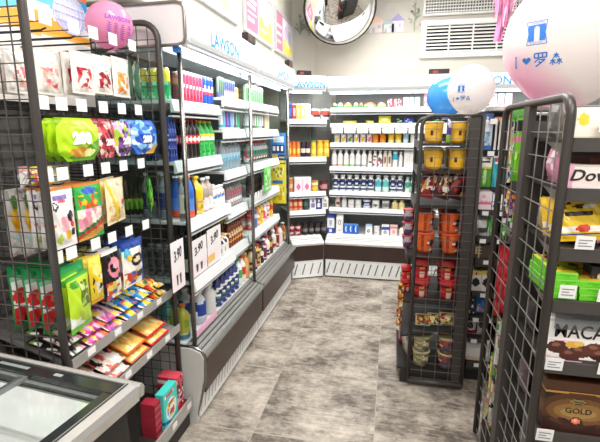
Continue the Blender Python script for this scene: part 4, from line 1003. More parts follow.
for k, (u0, u1, c, nm) in enumerate(((387, 393, '#b8404c', 'crimson'), (393.5, 397.5, '#d8808a', 'rosy'), (398, 402, '#a83a48', 'dark red'))):
    runD(lambda w, h: bag(w, h, .05, P(c, ('n', 0, 0, 1, 1, ['#f0d8d8', c, '#c85a64'], .2, .2, k, 1)), 8, 8), 1, u0, u1, 98, 1.711, YR, 'meat_pack', 'pack', f'{nm} wrapped pack', W, 'red packs on the back cooler top shelf', h=.085)
for k, (u0, u1, nm) in enumerate(((403, 409, 'left'), (409.5, 414, 'middle'), (414.5, 420, 'right'))):
    runD(lambda w, h: bag(w, h, .05, P('#e4ecf0', ('n', 0, 0, 1, 1, ['#b8d8ea', '#ffffff', '#d8e4c8'], .25, .2, k, 1)), 8, 8), 1, u0, u1, 96, 1.711, YR, 'snack_bag', 'bag', f'{nm} pale clear bag of three', W, 'pale bags on the back cooler top shelf', h=.1)
for k, (u0, u1, c, nm) in enumerate(((424, 430, '#d85a5a', 'red and white'), (481, 487, '#f0d8dc', 'pink-white'), (490, 497, '#e8c8d4', 'pale pink'), (498, 504, '#d8dce8', 'blue-white'), (505, 512, '#e8b8c0', 'rose'))):
    runD(lambda w, h: boxy(w, .05, h, P(c, ('n', .1, .1, .9, .9, ['#ffffff', '#c84a6a', c], .25, .2, k, 1))), 1, u0, u1, 88, 1.7105, YR, 'snack_box', 'box', f'{nm} box behind the balloons', W, 'boxes on the back cooler top shelf', h=.12)
W = 'on the back cooler second shelf'
for k, (u0, u1, h, c, nm) in enumerate(((342.5, 357, .03, '#e6dc3a', 'flat left'), (365.5, 374, .03, '#e6dc3a', 'flat middle'), (378, 391, .075, '#eee04a', 'upright'))):
    runD(lambda w, h_: bag(w, h_, .05, P(c, ('e', .5, .5, .3, .25, '#f6f0a0')), 10, 10), 1, u0, u1, 120, 1.561, YR+.0, 'snack_bag', 'bag', f'{nm} yellow bag', W, 'yellow bags on the back cooler second shelf', h=h)
for k, (u0, u1, c, nm) in enumerate(((395.5, 403, '#2a5a3a', 'dark green'), (404, 413, '#2a4ac0', 'deep blue'), (433, 440, '#3a8a4a', 'leaf green'))):
    runD(lambda w, h_: bag(w, h_, .05, P(c, ('n', .1, .1, .9, .9, [c, '#e0e8e0'], .25, .2, k, 3)), 10, 10), 1, u0, u1, 119, 1.561, YR, 'snack_bag', 'bag', f'{nm} bag', W, 'dark bags on the back cooler second shelf', h=.05)
W = 'on the back cooler third shelf'
for k, (c, c2, nm) in enumerate((('#f4f2ec', '#e8c84a', 'lemon'), ('#f4f2ec', '#e0a83a', 'honey'), ('#f2f0ee', '#5a8a4a', 'green'), ('#f4f2ec', '#e8b82a', 'gold'), ('#f2f2ee', '#e8982a', 'apricot'), ('#f4f0f0', '#e06a8a', 'pink'))):
    u = 334+6.45*k
    runD(mk_cup(c, ('e', .5, .35, .14, .2, c2), ('e', .58, .6, .08, .1, c2), k=.92, lid='#f4f4f0'), 1, u, u+6.2, 134, 1.371, YR-.0, 'yogurt_cup', 'cup', f'small white cup with {nm} dot', W, 'white cups on the back cooler third shelf', h=.088)
runD(mk_cup('#ee8a24', ('h', .0, .3, '#f0a040'), k=.9, lid='#f2a84a'), 2, 372, 386.5, 133, 1.371, YR, 'yogurt_cup', 'cup', 'orange cup', W, h=.09)
runD(mk_cup('#f2c82a', ('h', .0, .35, '#f6e8b0'), k=.9, lid='#f4d64a'), 2, 387.5, 402, 133, 1.371, YR, 'yogurt_cup', 'cup', 'yellow cup', W, h=.09)
runD(mk_cup('#dceaf2', ('h', .5, .8, '#a8d0e8'), k=.9, lid='#e8f0f4'), 1, 402.5, 409, 133, 1.371, YR, 'yogurt_cup', 'cup', 'pale blue cup', W, h=.09)
runD(mk_cup('#f2f2f0', k=.9), 2, 410, 422, 133, 1.371, YR, 'yogurt_cup', 'cup', 'plain white cup', W, h=.09)
W = 'on the back cooler fourth shelf'
for k in range(6):
    u = 331.5+5.95*k; c = ('#e89a9a', '#e8a8a0', '#9ac83a', '#8ac03a', '#9a98c0', '#a8a8b8')[k]; nm = ('pink', 'coral', 'lime', 'leaf', 'lilac', 'grey')[k]
    runD(mk_bottle(('#f4f3f0', ('h', .03, .12, c)), '#f6f6f6', None, shape='round', neck=.5), 1, u, u+5.8, 150, 1.131, YR, 'milk_bottle', 'bottle', f'white milk bottle with {nm} base band', W, 'white milk bottles on the back cooler', h=.17)
for k, (c, nm) in enumerate((('#e8a83a', 'orange'), ('#d84a6a', 'rose'), ('#c83a5a', 'crimson'))):
    u = 367.5+5.1*k
    runD(mk_bottle(('#f4f0ee', ('n', .15, .1, .85, .65, [c, '#f4f0ee', '#6a5a5a'], .2, .12, k, 3)), '#f6f6f6', None, shape='round', neck=.5), 1, u, u+5, 151, 1.131, YR, 'milk_bottle', 'bottle', f'white bottle speckled {nm}', W, 'speckled bottles on the back cooler', h=.165)
runD(mk_bottle(('#ecdcd0', ('e', .5, .45, .1, .2, '#8a6a5a')), '#f0e8e0', None, shape='jar', neck=.6), 2, 383, 392, 151, 1.131, YR, 'milk_bottle', 'bottle', 'cream beige bottle', W, h=.165)
runD(mk_bottle(('#f2f2f2', ('h', .45, .85, '#35b4d8')), '#35b4d8', None, shape='jar', neck=.8), 1, 392.5, 398, 151, 1.131, YR, 'milk_bottle', 'bottle', 'white bottle with cyan top', W, h=.165)
runD(mk_bottle(('#f2f0ee', ('h', .1, .15, '#e0d0d0')), '#f4f4f4', None, shape='round', neck=.5), 1, 398.5, 403, 152, 1.131, YR, 'milk_bottle', 'bottle', 'short plain white bottle', W, h=.155)
runD(mk_gable('#f3f2ef', ('r', .25, .2, .75, .5, '#e6e4e2')), 2, 404, 416, 149, 1.131, YR, 'milk_carton', 'carton', 'white gable-top milk carton', W, h=.175)
W = 'on the back cooler fifth shelf'
nv = lambda c, cc='#f4f4f4': mk_bottle(('#f3f3f1', ('h', .06, .3, '#e6e8ec')), cc, P('#f3f3f1', ('e', .5, .62, .22, .34, c), ('e', .5, .62, .08, .12, '#dfe6f0'), ('h', 0, .12, c)), (.1, .75), False, 'round', .6)
runD(nv('#24386e'), 6, 332.5, 374.5, 172, .881, YR, 'yogurt_bottle', 'bottle', 'white yogurt bottle with navy emblem', W, h=.165)
for u, c, nm in ((375, '#5ac0d4', 'sky blue'), (382.5, '#6ad0c8', 'mint')):
    runD(mk_bottle((('#dcf0f0'), ('h', .0, .5, '#b8e4e4')), '#f4f4f4', P('#e8f4f4', ('e', .5, .6, .22, .34, c)), (.1, .75), False, 'round', .6), 1, u, u+7, 172, .881, YR, 'yogurt_bottle', 'bottle', f'pale bottle with {nm} emblem', W, h=.165)
runD(nv('#24386e'), 2, 390, 403.5, 172, .881, YR, 'yogurt_bottle', 'bottle', 'right-hand yogurt bottle with navy emblem', W, h=.165)
runD(mk_bottle(('#d8ece4', ('e', .5, .5, .2, .2, '#4aa88a')), '#8ac8b4', None, shape='round', neck=.6), 2, 405, 416, 173, .881, YR, 'yogurt_bottle', 'bottle', 'pale green bottle', W, h=.155)
W = 'on the back cooler sixth shelf'
runD(mk_bottle(('#f0d0c8', ('e', .55, .4, .12, .15, '#5a4a4a')), '#f0e4e0', None, shape='jar', neck=.8), 1, 335, 340.5, 196, .7055, YR, 'yogurt_bottle', 'bottle', 'pale pink bottle', W, h=.11)
runD(mk_bottle('#f2f0ee', '#f4f4f4', None, shape='round', neck=.6), 1, 341.5, 347, 195, .7055, YR, 'yogurt_bottle', 'bottle', 'white round-shouldered bottle', W, h=.118)
runD(mk_cup('#f0eeea', ('h', .3, .5, '#d8d6d4'), k=.95), 2, 347.5, 362, 198, .7055, YR, 'yogurt_cup', 'cup', 'wide white yogurt cup', W, h=.085)
runD(mk_cup('#f0f0f2', ('h', .35, .8, '#2a3a8a'), ('e', .5, .55, .1, .1, '#ffffff'), k=.95), 1, 362.5, 371, 198, .7055, YR, 'yogurt_cup', 'cup', 'white cup with broad navy band', W, h=.085)
runD(mk_cup('#f0efec', ('e', .5, .4, .1, .16, '#6a6a6a'), k=.95), 1, 371.5, 380, 198, .7055, YR, 'yogurt_cup', 'cup', 'white cup with grey dot', W, h=.085)
runD(mk_cup('#dcdad8', ('e', .5, .45, .2, .25, '#8a8888'), k=.9, lid='#c8c6c4'), 1, 381.5, 390, 198, .7055, YR, 'yogurt_cup', 'cup', 'pale grey cup', W, h=.085)
runD(mk_bottle('#eedfa0', '#f2e6b4', None, shape='round', neck=.5), 2, 391.5, 405, 198, .7055, YR, 'yogurt_bottle', 'bottle', 'pale yellow bottle', W, h=.09)
W = 'on the back cooler deck'
YK = BY+.16
runD(mk_gable('#2a469a', ('r', .0, .28, 1, .78, '#eef0f4'), ('e', .5, .55, .24, .14, '#b8b8c0'), ('r', .3, .06, .7, .2, '#d8e0f0')), 1, 327.5, 335, 214, .4305, YK, 'milk_carton', 'carton', 'tall blue and white milk carton', W, h=.205)
runD(mk_gable('#f0eeea', ('e', .5, .6, .24, .12, '#8a8a98'), ('e', .5, .6, .14, .07, '#f0eeea'), ('r', .35, .1, .65, .25, '#d8c8b0')), 1, 336.5, 343.5, 214, .4305, YK, 'milk_carton', 'carton', 'tall white milk carton with ring emblem', W, h=.2)
runD(mk_box('#2a62c8', ('e', .45, .5, .18, .3, '#d8e4f4'), ('e', .6, .5, .1, .2, '#4a9ae0'), ('h', .85, 1, '#5a9ae0')), 3, 344, 358.5, 223, .4305, YK, 'milk_carton', 'carton', 'small blue milk carton', W, h=.105)
runD(mk_box('#f0efec', ('e', .45, .4, .24, .16, '#3a3a40'), ('e', .45, .4, .14, .09, '#c8c8c8'), ('h', .85, 1, '#a8c8e0')), 1, 365.5, 372.5, 224, .4305, YK, 'milk_carton', 'carton', 'small white carton with black ring', W, h=.105)
runD(mk_cup('#f0e8e6', ('n', .2, .2, .8, .8, ['#d8b8b8', '#f0e8e6'], .25, .2, 2, 2), k=.95), 1, 373.5, 380, 226, .4305, YK, 'yogurt_cup', 'cup', 'white cup beside the small cartons', W, h=.09)
runD(mk_box('#f0eeee', ('h', .6, .85, '#3a4a9a'), ('e', .5, .35, .25, .2, '#a8a8b8')), 1, 381.5, 389.5, 223, .4305, YK, 'milk_carton', 'carton', 'white carton with navy stripe', W, h=.11)
runD(mk_box('#f2dcd8', ('h', .75, .95, '#e88a8a'), ('e', .5, .4, .22, .2, '#e8a0a0')), 1, 390, 397.5, 223, .4305, YK, 'milk_carton', 'carton', 'pink and white carton', W, h=.11)
runD(mk_bottle('#e8e6e0', '#3a3a3a', None, shape='round'), 1, 398.5, 404.5, 226, .4305, YK, 'yogurt_bottle', 'bottle', 'white jar with dark lid', W, h=.1)

# ------------------------------------------------ noodle rack
def mid_run(mk, us, z, ys, name, cat, look, where, h, dm, group, frm=None):
    parts = mk(dm, h)
    rows = ('', 'second-deep ', 'third-deep ', 'fourth-deep ')
    for j, y in enumerate(ys):
        for i, u in enumerate(us):
            x = min(xat(u, 2.545, z+.05), .426-.004-dm*.53)
            side = '' if len(us) == 1 else ('left ', 'right ')[i]
            place(parts, name, f'{rows[j]}{side}{look} {where}', cat, (x, y, z+.0005), random.uniform(-.3, .3), group)
yn = mk_cup('#f9c034', ('n', .0, .1, .28, .9, ['#7ab83a', '#e8d84a', '#f0b42c', '#b03a2a'], .12, .2, 3, 1), ('r', .43, .3, .5, .62, '#5a2a22'), ('h', 0, .06, '#d89a22'), lid='#f0d8a0', k=.82)
mid_run(yn, (434.5, 458), 1.43, (2.54, 2.68), 'noodle_cup', 'cup', 'yellow noodle cup', 'on the noodle rack top shelf', .115, .1, 'yellow noodle cups')
mid_run(yn, (434, 457), 1.283, (2.54, 2.68), 'noodle_cup', 'cup', 'yellow noodle cup', 'on the noodle rack second shelf', .12, .105, 'yellow noodle cups')
x = aty(447, 140, 2.56).x
place(proto('pgb', lambda: mk_can('#5a3a9a', ('h', .0, .4, '#8ab83a'), ('n', 0, .5, 1, 1, ['#e8e0f0', '#5a3a9a'], .3, .2, 1, 1))(.026, .12)), 'snack_tube', 'purple and green tube between the top yellow noodle cups', 'tube', (x, 2.5, 1.4305))
db = P('#3a1416', ('n', .1, .15, .9, .9, ['#a02a24', '#d8a04a', '#2a0f12', '#5a1a1c'], .22, .16, 4, 2), ('e', .5, .45, .2, .14, '#d8703a'))
for k, (u, nm, xx) in enumerate(((428, 'left', 0), (443, 'middle', 0), (458, 'right', 0))):
    x = aty(u, 187, 2.51).x
    pk = bag(.085, .165, .03, P('#8a1f1c' if k == 0 else '#3a1416', ('n', .1, .15, .9, .9, ['#a02a24', '#d8a04a', '#2a0f12', '#6a1a1c', '#e8e0d8'], .2, .14, 4+k, 2)), 12, 16, k)
    place(pk, 'noodle_bag', f'{nm} dark red noodle bag leaning on the noodle rack third shelf', 'bag', (min(x-.01, .35), 2.50, 1.124), .1, 'dark red noodle bags', 1, (0, .28-.1*(k == 0), 0))
    wb = bag(.085, .16, .03, P('#d8d4ce', ('n', 0, 0, 1, 1, ['#2a2628', '#f0ece6', '#6a6460'], .3, .25, k, 1)), 8, 10, k)
    place(wb, 'noodle_bag', f'{nm} black and white bag behind the dark red noodle bags', 'bag', (min(x-.018, .345), 2.60, 1.124), .1, 'black and white bags', 1, (0, .25, 0))
on = mk_cup('#e86a24', ('h', .0, .06, '#c8501a'), ('r', .42, .05, .5, .95, '#a83a1a'), ('n', .55, .15, .82, .75, ['#2a2020', '#f0e8e0', '#c83a24'], .14, .2, 3, 1), ('r', .0, .0, .12, 1, '#d8d4d0'), lid='#e85a34', k=.78)
for lv, z in (('lower', .80), ('upper', .921)):
    mid_run(on, (424.5, 450), z, (2.545, 2.69), 'noodle_cup', 'cup', f'orange noodle cup, {lv} of a pair,', 'on the noodle rack', .119, .118, 'orange noodle cups')
# protruding cups at the aisle side, red rimmed
rw = mk_cup('#b8b0b4', ('n', 0, 0, 1, 1, ['#d8d0ce', '#a82a34', '#4a3a6a', '#5a2a3a'], .2, .25, 3, 1), lid='#b8404a', k=.75)
for j, z in enumerate((.801, .881, .961)):
    place(proto('rw', lambda: rw(.075, .078)), 'noodle_cup', f'{("bottom", "middle", "top")[j]} red-rimmed cup of the stack at the noodle rack aisle edge', 'cup', (.122, 2.617, z), 0, 'red-rimmed cups')
rn = mk_cup('#c81f26', ('h', .72, .95, '#d83a34'), ('n', .2, .35, .8, .72, ['#2a1414', '#f0e0d8', '#d8a04a', '#c81f26'], .12, .14, 4, 1), ('r', .46, .02, .54, .3, '#e8c8b8'), lid='#d8323a', k=.78)
for lv, z in (('lower', .526), ('upper', .646)):
    mid_run(rn, (421, 447), z, (2.54, 2.68), 'noodle_cup', 'cup', f'red noodle cup, {lv} of a pair,', 'on the noodle rack', .118, .105, 'red noodle cups')
for j, z in enumerate((.526, .605)):
    place(proto('rn2', lambda: rn(.07, .078)), 'noodle_cup', f'{("bottom", "top")[j]} small red noodle cup jutting out at the aisle edge', 'cup', (.124, 2.61, z+.0005), .5, 'small red noodle cups')
for k, (u, nm) in enumerate(((423, 'left'), (435, 'middle'), (447, 'right'))):
    x = aty(u, 310, 2.52).x
    pk = bag(.085, .07, .04, P('#d8c88a', ('n', .05, .1, .95, .95, ['#c83a2a', '#4a7a3a', '#f0e8c8', '#e8b83a', '#3a2a22'], .16, .2, 4+k, 1)), 12, 12, k)
    place(pk, 'snack_bag', f'{nm} colourful seasoning bag on the slanted noodle rack shelf', 'bag', (x, 2.49, .355+.01*k), .0, 'seasoning bags', 1, (-.35, 0, 0))
tn = mk_cup('#8a8264', ('n', .0, .1, 1, .9, ['#c8b878', '#5a5444', '#a89a6a', '#e0d4a8'], .14, .14, 4, 2), lid='#d0c490', k=.85)
tr = mk_cup('#6a5a50', ('n', .0, .1, .6, .9, ['#b83a34', '#e8dcc0', '#4a3a5a', '#6a5a50'], .14, .16, 6, 1), lid='#d8c490', k=.85)
for lv, z in (('lower', .101), ('upper', .196)):
    x0, x1 = aty(421.5, 345, 2.5).x, aty(447, 345, 2.5).x
    for j, y in enumerate((2.50, 2.63)):
        for kk, (x, q, nm) in enumerate(((x0, tn, 'olive'), (x1, tr, 'brown and red'))):
            place(proto(('tin', kk), lambda: q(.105, .093)), 'noodle_cup', f'{("", "second-deep ")[j]}{nm} noodle tub, {lv} of a pair, on the bottom shelf'.strip(), 'cup', (x, y, z+.0005), 0, 'noodle tubs')
# hanging strip of orange candy and the red canister by the aisle
b = MB()
for k in range(7): pass
for k in range(5):
    pk = bag(.038, .05, .016, P('#c8702a', ('n', 0, 0, 1, 1, ['#d8a83a', '#8a2a1c', '#d8c8a8', '#5a3020'], .25, .25, k, 1)), 8, 8, k)
    place(pk, 'candy_packet', f'{ORD[k+1]} small orange packet from the top of the hanging strip, noodle rack', 'packet', (.09-.001*k, 2.44+.0*k, .58-.055*k), -.6, 'orange packets on a hanging strip')
rc = mk_can('#b01f34', ('h', .8, 1, '#f0e8e8'), ('r', .3, .2, .7, .7, '#d8707a'))
place(rc(.06, .16), 'snack_canister', 'red canister with white rim by the noodle rack aisle edge', 'canister', (.132, 2.76, .101), 0)
wb = bag(.12, .2, .03, P('#c8beb0', ('n', .1, .1, .9, .9, ['#8a7a6a', '#e0d8cc', '#5a4a44'], .2, .2, 3, 2)), 10, 12)
place(wb, 'snack_bag', 'beige bag at the aisle end of the bottom noodle rack shelf', 'bag', (.145, 2.62, .1005), -1.3)

# ------------------------------------------------ dark display shelf
def dk_hang(u0, u1, v0, v1, y, pr, lb, T=.02, name='hanging_pack', cat='pack', text=None):
    a, c = aty(u0, (v0+v1)/2, y).x, aty(u1, (v0+v1)/2, y).x; zt, zb_ = aty((u0+u1)/2, v0, y).z, aty((u0+u1)/2, v1, y).z
    pk = bag(c-a, zt-zb_, T, pr, 12, 16, u0)
    return place(pk, name, lb, cat, ((a+c)/2, y, zb_), 0)
dk_hang(480.5, 492.5, 113, 150, 2.56, P('#c8dcea', ('h', .78, 1, '#3a6ab0'), ('e', .5, .65, .3, .16, '#f0f4f8'), ('n', .15, .1, .85, .5, ['#6a8ab0', '#e8eef4', '#9ab8d0'], .2, .14, 2, 2), ('h', 0, .1, '#4a7ac0')), 'blue and white pack on the dark shelf top hook row')
for k in range(2):
    dk_hang(493.2+4.2*k, 497+4.2*k, 117, 150, 2.57+.0*k, P('#e8e4de', ('v', 0, .35, '#2a2628'), ('h', .85, 1, '#e8a07a')), f'{("left", "right")[k]} black and white narrow pack on dark shelf top hook row')
dk_hang(502, 509, 113, 150, 2.56, P('#f0ece8', ('h', .8, 1, '#e8b07a'), ('n', .1, .1, .9, .7, ['#f8f4f0', '#d0c8c0'], .3, .2, 1, 2)), 'white pack at the right end of dark shelf top hook row')
dk_hang(479, 491.5, 157, 187, 2.555, P('#5aa03a', ('h', .68, 1, '#f0f0ea'), ('r', .2, .8, .8, .9, '#2a2a2a'), ('e', .45, .35, .16, .26, '#c8e8a0'), ('h', .6, .68, '#e8d84a')), 'green carded pack on the dark shelf second hook row')
dk_hang(492.5, 504, 156, 187, 2.555, P('#2a9aa8', ('h', .75, 1, '#e8ecec'), ('g', 1, .6, .3, .6, '#4ab8c4'), ('r', .1, .82, .6, .92, '#c84a5a')), 'teal pack on the dark shelf second hook row')
def dk_box(u0, u1, v0, z, y, pr, lb, name='goods_box', cat='box', d=.1, h=None, kind='box'):
    a, c = aty(u0, v0, y).x, aty(u1, v0, y).x; hh = h or aty((u0+u1)/2, v0, y).z-z
    w = c-a
    pk = boxy(w, d, hh, pr) if kind == 'box' else bag(w, hh, .05, pr, 12, 12, u0)
    place(pk, name, lb, cat, ((a+c)/2, y+(d/2 if kind == 'box' else .03), z+.0008), 0)
dk_box(476, 492.5, 192, 1.06, 2.55, P('#f0e2e6', ('h', .28, .4, '#e8708a'), ('e', .5, .75, .14, .12, '#f0b0c0'), ('n', .1, .42, .9, .6, ['#f0e2e6', '#d8a0b0'], .12, .06, 1, 3)), 'pink and white box on the dark shelf third level')
dk_box(493.2, 503, 195, 1.06, 2.55, P('#e8eaf0', ('n', .05, .05, .95, .6, ['#3a4a9a', '#8a9ac8', '#e8eaf0'], .25, .2, 2, 2)), 'white and blue box on the dark shelf third level')
dk_box(475, 489.5, 216, .90, 2.555, P('#d8d6d2', ('h', .2, .4, '#4a4a4c'), ('g', 1, .5, .3, .5, '#8a8a8c'), ('h', .75, 1, '#b0aeac')), 'grey and white bag on the dark shelf fourth level', 'goods_bag', 'bag', kind='bag')
dk_box(490, 500, 216, .90, 2.555, P('#eef2ea', ('g', 1, 1, .7, 1.0, '#4ac03a'), ('g', 1, .4, .2, .4, '#7ad05a')), 'green and white bag on the dark shelf fourth level', 'goods_bag', 'bag', kind='bag')
dk_box(474.5, 492.5, 244, .775, 2.55, P('#4a4038', ('r', .12, .3, .45, .8, '#b8a880'), ('r', .16, .36, .41, .74, '#4a4038'), ('v', .27, .30, '#b8a880'), ('h', .53, .57, '#4a4038'), ('r', .12, .52, .45, .56, '#b8a880')), 'brown box with pale square emblem on the dark shelf')
for k in range(2):
    dk_box(471.5+11*k, 482+11*k, 271, .575, 2.55, P('#ece8e0', ('h', .78, 1, '#e8d46a'), ('e', .5, .42, .38, .2, '#2a2626'), ('r', .3, .4, .7, .44, '#ece8e0'), ('e', .5, .85, .1, .08, '#a03a5a')), f'{("left", "right")[k]} white box with black oval below the brown box')
dk_box(468, 476.5, 295, .42, 2.56, P('#2a2c30', ('n', .1, .1, .9, .95, ['#e0e4e8', '#2a2c30', '#4a5058'], .2, .12, 2, 3)), 'dark box with white print beside the blue bag')
dk_box(477.5, 492, 298, .42, 2.56, P('#3a7ac8', ('n', .1, .08, .9, .6, ['#f0f0f4', '#e8b0a0', '#b8d4ee', '#f0f0f4'], .25, .2, 3, 1)), 'blue bag with white picture on the dark shelf', 'goods_bag', 'bag', kind='bag')
dk_box(466.5, 477.5, 323, .285, 2.555, P('#e8e4e0', ('h', .1, .4, '#c02a3a'), ('e', .4, .7, .3, .2, '#2a2628')), 'red and white bag on the lower dark shelf', 'goods_bag', 'bag', kind='bag')
dk_box(478.5, 490, 323, .285, 2.555, P('#e8e4de', ('e', .6, .3, .3, .24, '#e88a3a'), ('e', .4, .75, .3, .2, '#3a3436')), 'orange and white bag on the lower dark shelf', 'goods_bag', 'bag', kind='bag')
dk_box(465, 485, 343, .13, 2.55, P('#ece8e4', ('h', .0, .22, '#e4cdb8'), ('h', .68, .71, '#8a98b8')), 'wide white package on the bottom dark shelf')
dk_box(485.5, 491, 343, .13, 2.55, P('#e4e2de', ('h', .0, .3, '#c8c4c0')), 'narrow white package on the bottom dark shelf')

# ------------------------------------------------ right gondola, near face (shelves toward the camera)
YN = RY0+.028
def rbox(u0, u1, zt, z, pr, lb, name='chocolate_box', d=.06, y=None, nu=40, nv=24, w=None, cat='box', side=None, top=None):
    y = y or YN; a = xat(u0, y, (z+zt)/2); c = a+w if w else xat(u1, y, (z+zt)/2)
    pk = boxy(c-a, d, zt-z, pr, side, top, nu, nv)
    return place(pk, name, lb, cat, ((a+c)/2, y+d/2, z+.0008), 0), c-a, zt-z, d
def front_text(o, d, s, size, x, z, col, bold=0, sx=1, shear=0, nm='lettering'):
    return put(nm, text_mb(s, size, lambda X, Y: (X+x, -d/2-.0012, Y+z), bold, sx=sx, shear=shear), mat('ink_'+col, col, .5), o)
S0, S1, S2, S3, S4, S5, S6 = SZ
o, w, h, d = rbox(572, 0, S0+.085, S0, P('#efe6d6', ('e', .12, .62, .06, .2, '#f0cc3a'), ('h', 0, .1, '#e2d2b4')), 'cream chocolate box with yellow seal on the top right shelf', w=.24)
front_text(o, d, 'Dove', .06, .02, h*.5, '#3a2a20', .001, 1.1, .25)
o, w, h, d = rbox(566, 0, S1+.10, S1+.0, P('#5a2f20', ('r', .25, .2, .75, .8, '#8a4a2c'), ('h', .88, 1, '#3a1e14')), 'dark brown box behind the cream box on right second shelf', w=.26, y=RY0+.16)
o, w, h, d = rbox(569, 0, S1+.068, S1, P('#ece4dc', ('g', .5, 1, .3, .52, '#f4d8d0'), ('e', .72, .18, .28, .22, '#eeb0a8'), ('e', .95, .3, .1, .3, '#e89a98'), ('h', .9, 1, '#d8c8bc'), ('v', 0, .04, '#e8a8c0')), 'white and pink chocolate box on the right second shelf', w=.22)
front_text(o, d, 'Dove', .044, -.05, h*.55, '#2e2320', .001, 1.15, .3)
ys = P('#f0c82a', ('h', .2, .36, '#f4ece0'), ('e', .55, .3, .16, .09, '#d84a3a'), ('h', .14, .19, '#2a4aa0'), ('r', .2, .6, .75, .72, '#3a2a1c'), ('n', .15, .75, .9, .95, ['#f0c82a', '#5a3a1c', '#e8e0d0'], .2, .06, 2, 2), ('h', .0, .1, '#e8b81e'))
for k in range(3):
    pk = bag(.13, .122, .03, ys, 26, 28, k)
    place(pk, 'snack_bag', f'{("front", "second", "third")[k]} yellow chip bag leaning on the right third shelf', 'bag', (.562-.006*k, YN+.03+.04*k, S2+.018), 0, 'yellow chip bags', 1, (-.22, -.1, 0))
for k in range(2):
    pk = bag(.13, .12, .03, P('#c87aa0', ('n', 0, 0, 1, 1, ['#3a2430', '#e0a8c4', '#a85a80', '#c87aa0'], .06, .05, 3, 1), ('e', .5, .5, .2, .16, '#f0dce8')), 26, 28, 5+k)
    place(pk, 'snack_bag', f'{("front", "rear")[k]} pink lace-patterned bag on the right third shelf', 'bag', (.675, YN+.05+.05*k, S2+.02), 0, 'pink lace bags', 1, (-.25, -.2, 0))
yg = P('#f2d62a', ('h', 0, .0, '#f2d62a'))
for k in range(4):
    zz = S3+.021*k
    for c, (xx, nm) in enumerate(((.525, 'left'), (.605, 'right'))):
        if k == 3 and c == 1: continue
        b = boxy(.072, .2, .02, P('#6fd02c', ('h', .8, 1, '#8ae04a'), ('n', .1, .2, .9, .7, ['#6fd02c', '#5ab820'], .2, .5, 1, 2)), '#62c424', None, 10, 4)
        # printed lid
        me = MB(); me.grid(lambda u, v: (-.034+.068*u, -.098+.196*v, .0204), 14, 26, P('#f2dc2e', ('g', .4, 1, .55, .75, '#6fd02c'), ('e', .45, .35, .26, .16, '#f6e24a'), ('n', .2, .2, .8, .8, ['#3a2a1c', '#f2dc2e', '#e8a82a'], .16, .1, 2, 6), ('e', .5, .82, .2, .1, '#a8342a')), sm=False)
        b.append(('lid_print', me.mesh('lid_print', PAPER())))
        place(b, 'candy_box', f'{ORD[k+1]} green and yellow box from the bottom of the {nm} shelf stack', 'box', (xx+random.uniform(-.002, .002), YN+.105, zz+.0008), random.uniform(-.04, .04), f'green and yellow boxes, {nm} stack')
o, w, h, d = rbox(590, 0, S3+.1, S3, P('#2a2422', ('n', .05, .4, .9, .8, ['#c83a2a', '#e8b04a', '#2a2422', '#e8e0d0'], .1, .12, 2, 2)), 'dark box with red print beside the green boxes', w=.1, y=YN+.03)
mc_ = P('#f2ece6', ('h', .0, .07, '#5a4a48'), ('h', .93, 1, '#d8d4d2'), ('g', .3, 1, .0, .12, '#e8c8cc'),
        *[('e', a, b_, .105, .15, c) for a, b_, c in ((.12, .33, '#4a241c'), (.33, .26, '#5a2c20'), (.52, .22, '#3e1e18'), (.24, .17, '#53281e'), (.46, .34, '#5e2f22'), (.68, .28, '#4a241c'))],
        *[('e', a-.02, b_+.05, .04, .045, '#8a5a48') for a, b_ in ((.12, .33), (.33, .26), (.52, .22), (.24, .17), (.46, .34), (.68, .28))],
        ('e', .25, .41, .07, .08, '#e0ac3a'), ('e', .31, .44, .05, .06, '#e8c05a'), ('e', .64, .1, .06, .06, '#e8d8a0'), ('r', .03, .47, .3, .5, '#e8a0b0'))
o, w, h, d = rbox(546, 0, S4+.138, S4, mc_, 'white chocolate box lettered in tall black capitals on right fifth shelf', w=.30, nu=64, nv=44)
front_text(o, d, 'MACADAMIA', .06, .017, h*.71, '#1c1414', .0008, .83)
go_ = P('#2e160c', ('h', .82, 1, '#4a2a14'), ('h', .76, .8, '#b8823a'), ('h', .70, .74, '#1a0d07'), ('e', .5, .45, .56, .34, '#4e2c14'), ('e', .5, .43, .46, .25, '#6e4824'), ('e', .5, .42, .36, .17, '#8a6434'), ('e', .48, .40, .24, .1, '#a07c46'), ('h', 0, .12, '#3a1c12'), ('n', .0, .05, 1, .28, ['#33120d', '#2e160c', '#421a10'], .12, .06, 2, 2),
        ('e', .46, .62, .12, .055, '#2e2416'), ('e', .46, .62, .105, .042, '#8a7a48'), ('e', .46, .24, .085, .08, '#3a1a14'), ('e', .46, .24, .062, .058, '#e07a5a'), ('e', .45, .25, .03, .03, '#f0b090'))
o, w, h, d = rbox(544, 0, S5+.178, S5, go_, 'brown and gold chocolate box on the lowest visible right shelf', w=.21, nu=60, nv=50)
front_text(o, d, 'GOLD', .025, -.005, h*.44, '#2a1e0c', .0004, 1.1)
front_text(o, d, 'Nestle', .011, -.008, h*.62, '#2a2010', .0002, 1)
# near half seen through the wire end: pale pink pack, dark packs
for k, (z, c, c2, nm, yy) in enumerate(((S1, '#d88aa8', '#f4e4ec', 'pink and white pack', .20), (S6, '#4a4448', '#6a5f68', 'dark grey pack', .15), (S5, '#5a4a50', '#7a6a72', 'dusky pack', .25), (S4, '#2e2a2c', '#8a8488', 'black pack with pale print', .24), (S0, '#6a6866', '#b0aeac', 'grey pack', .24), (S2, '#b8a06a', '#e8d8a0', 'tan pack', .23))):
    pk = bag(.09, .12, .04, P(c, ('n', .1, .1, .9, .9, [c2, c, c], .22, .16, k, 2)), 10, 12, k)
    place(pk, 'snack_bag', f'{nm} seen through the near half of the right wire end', 'bag', (.515, RY0+yy, z+.001), -PI/2, None)

YMIN = {}
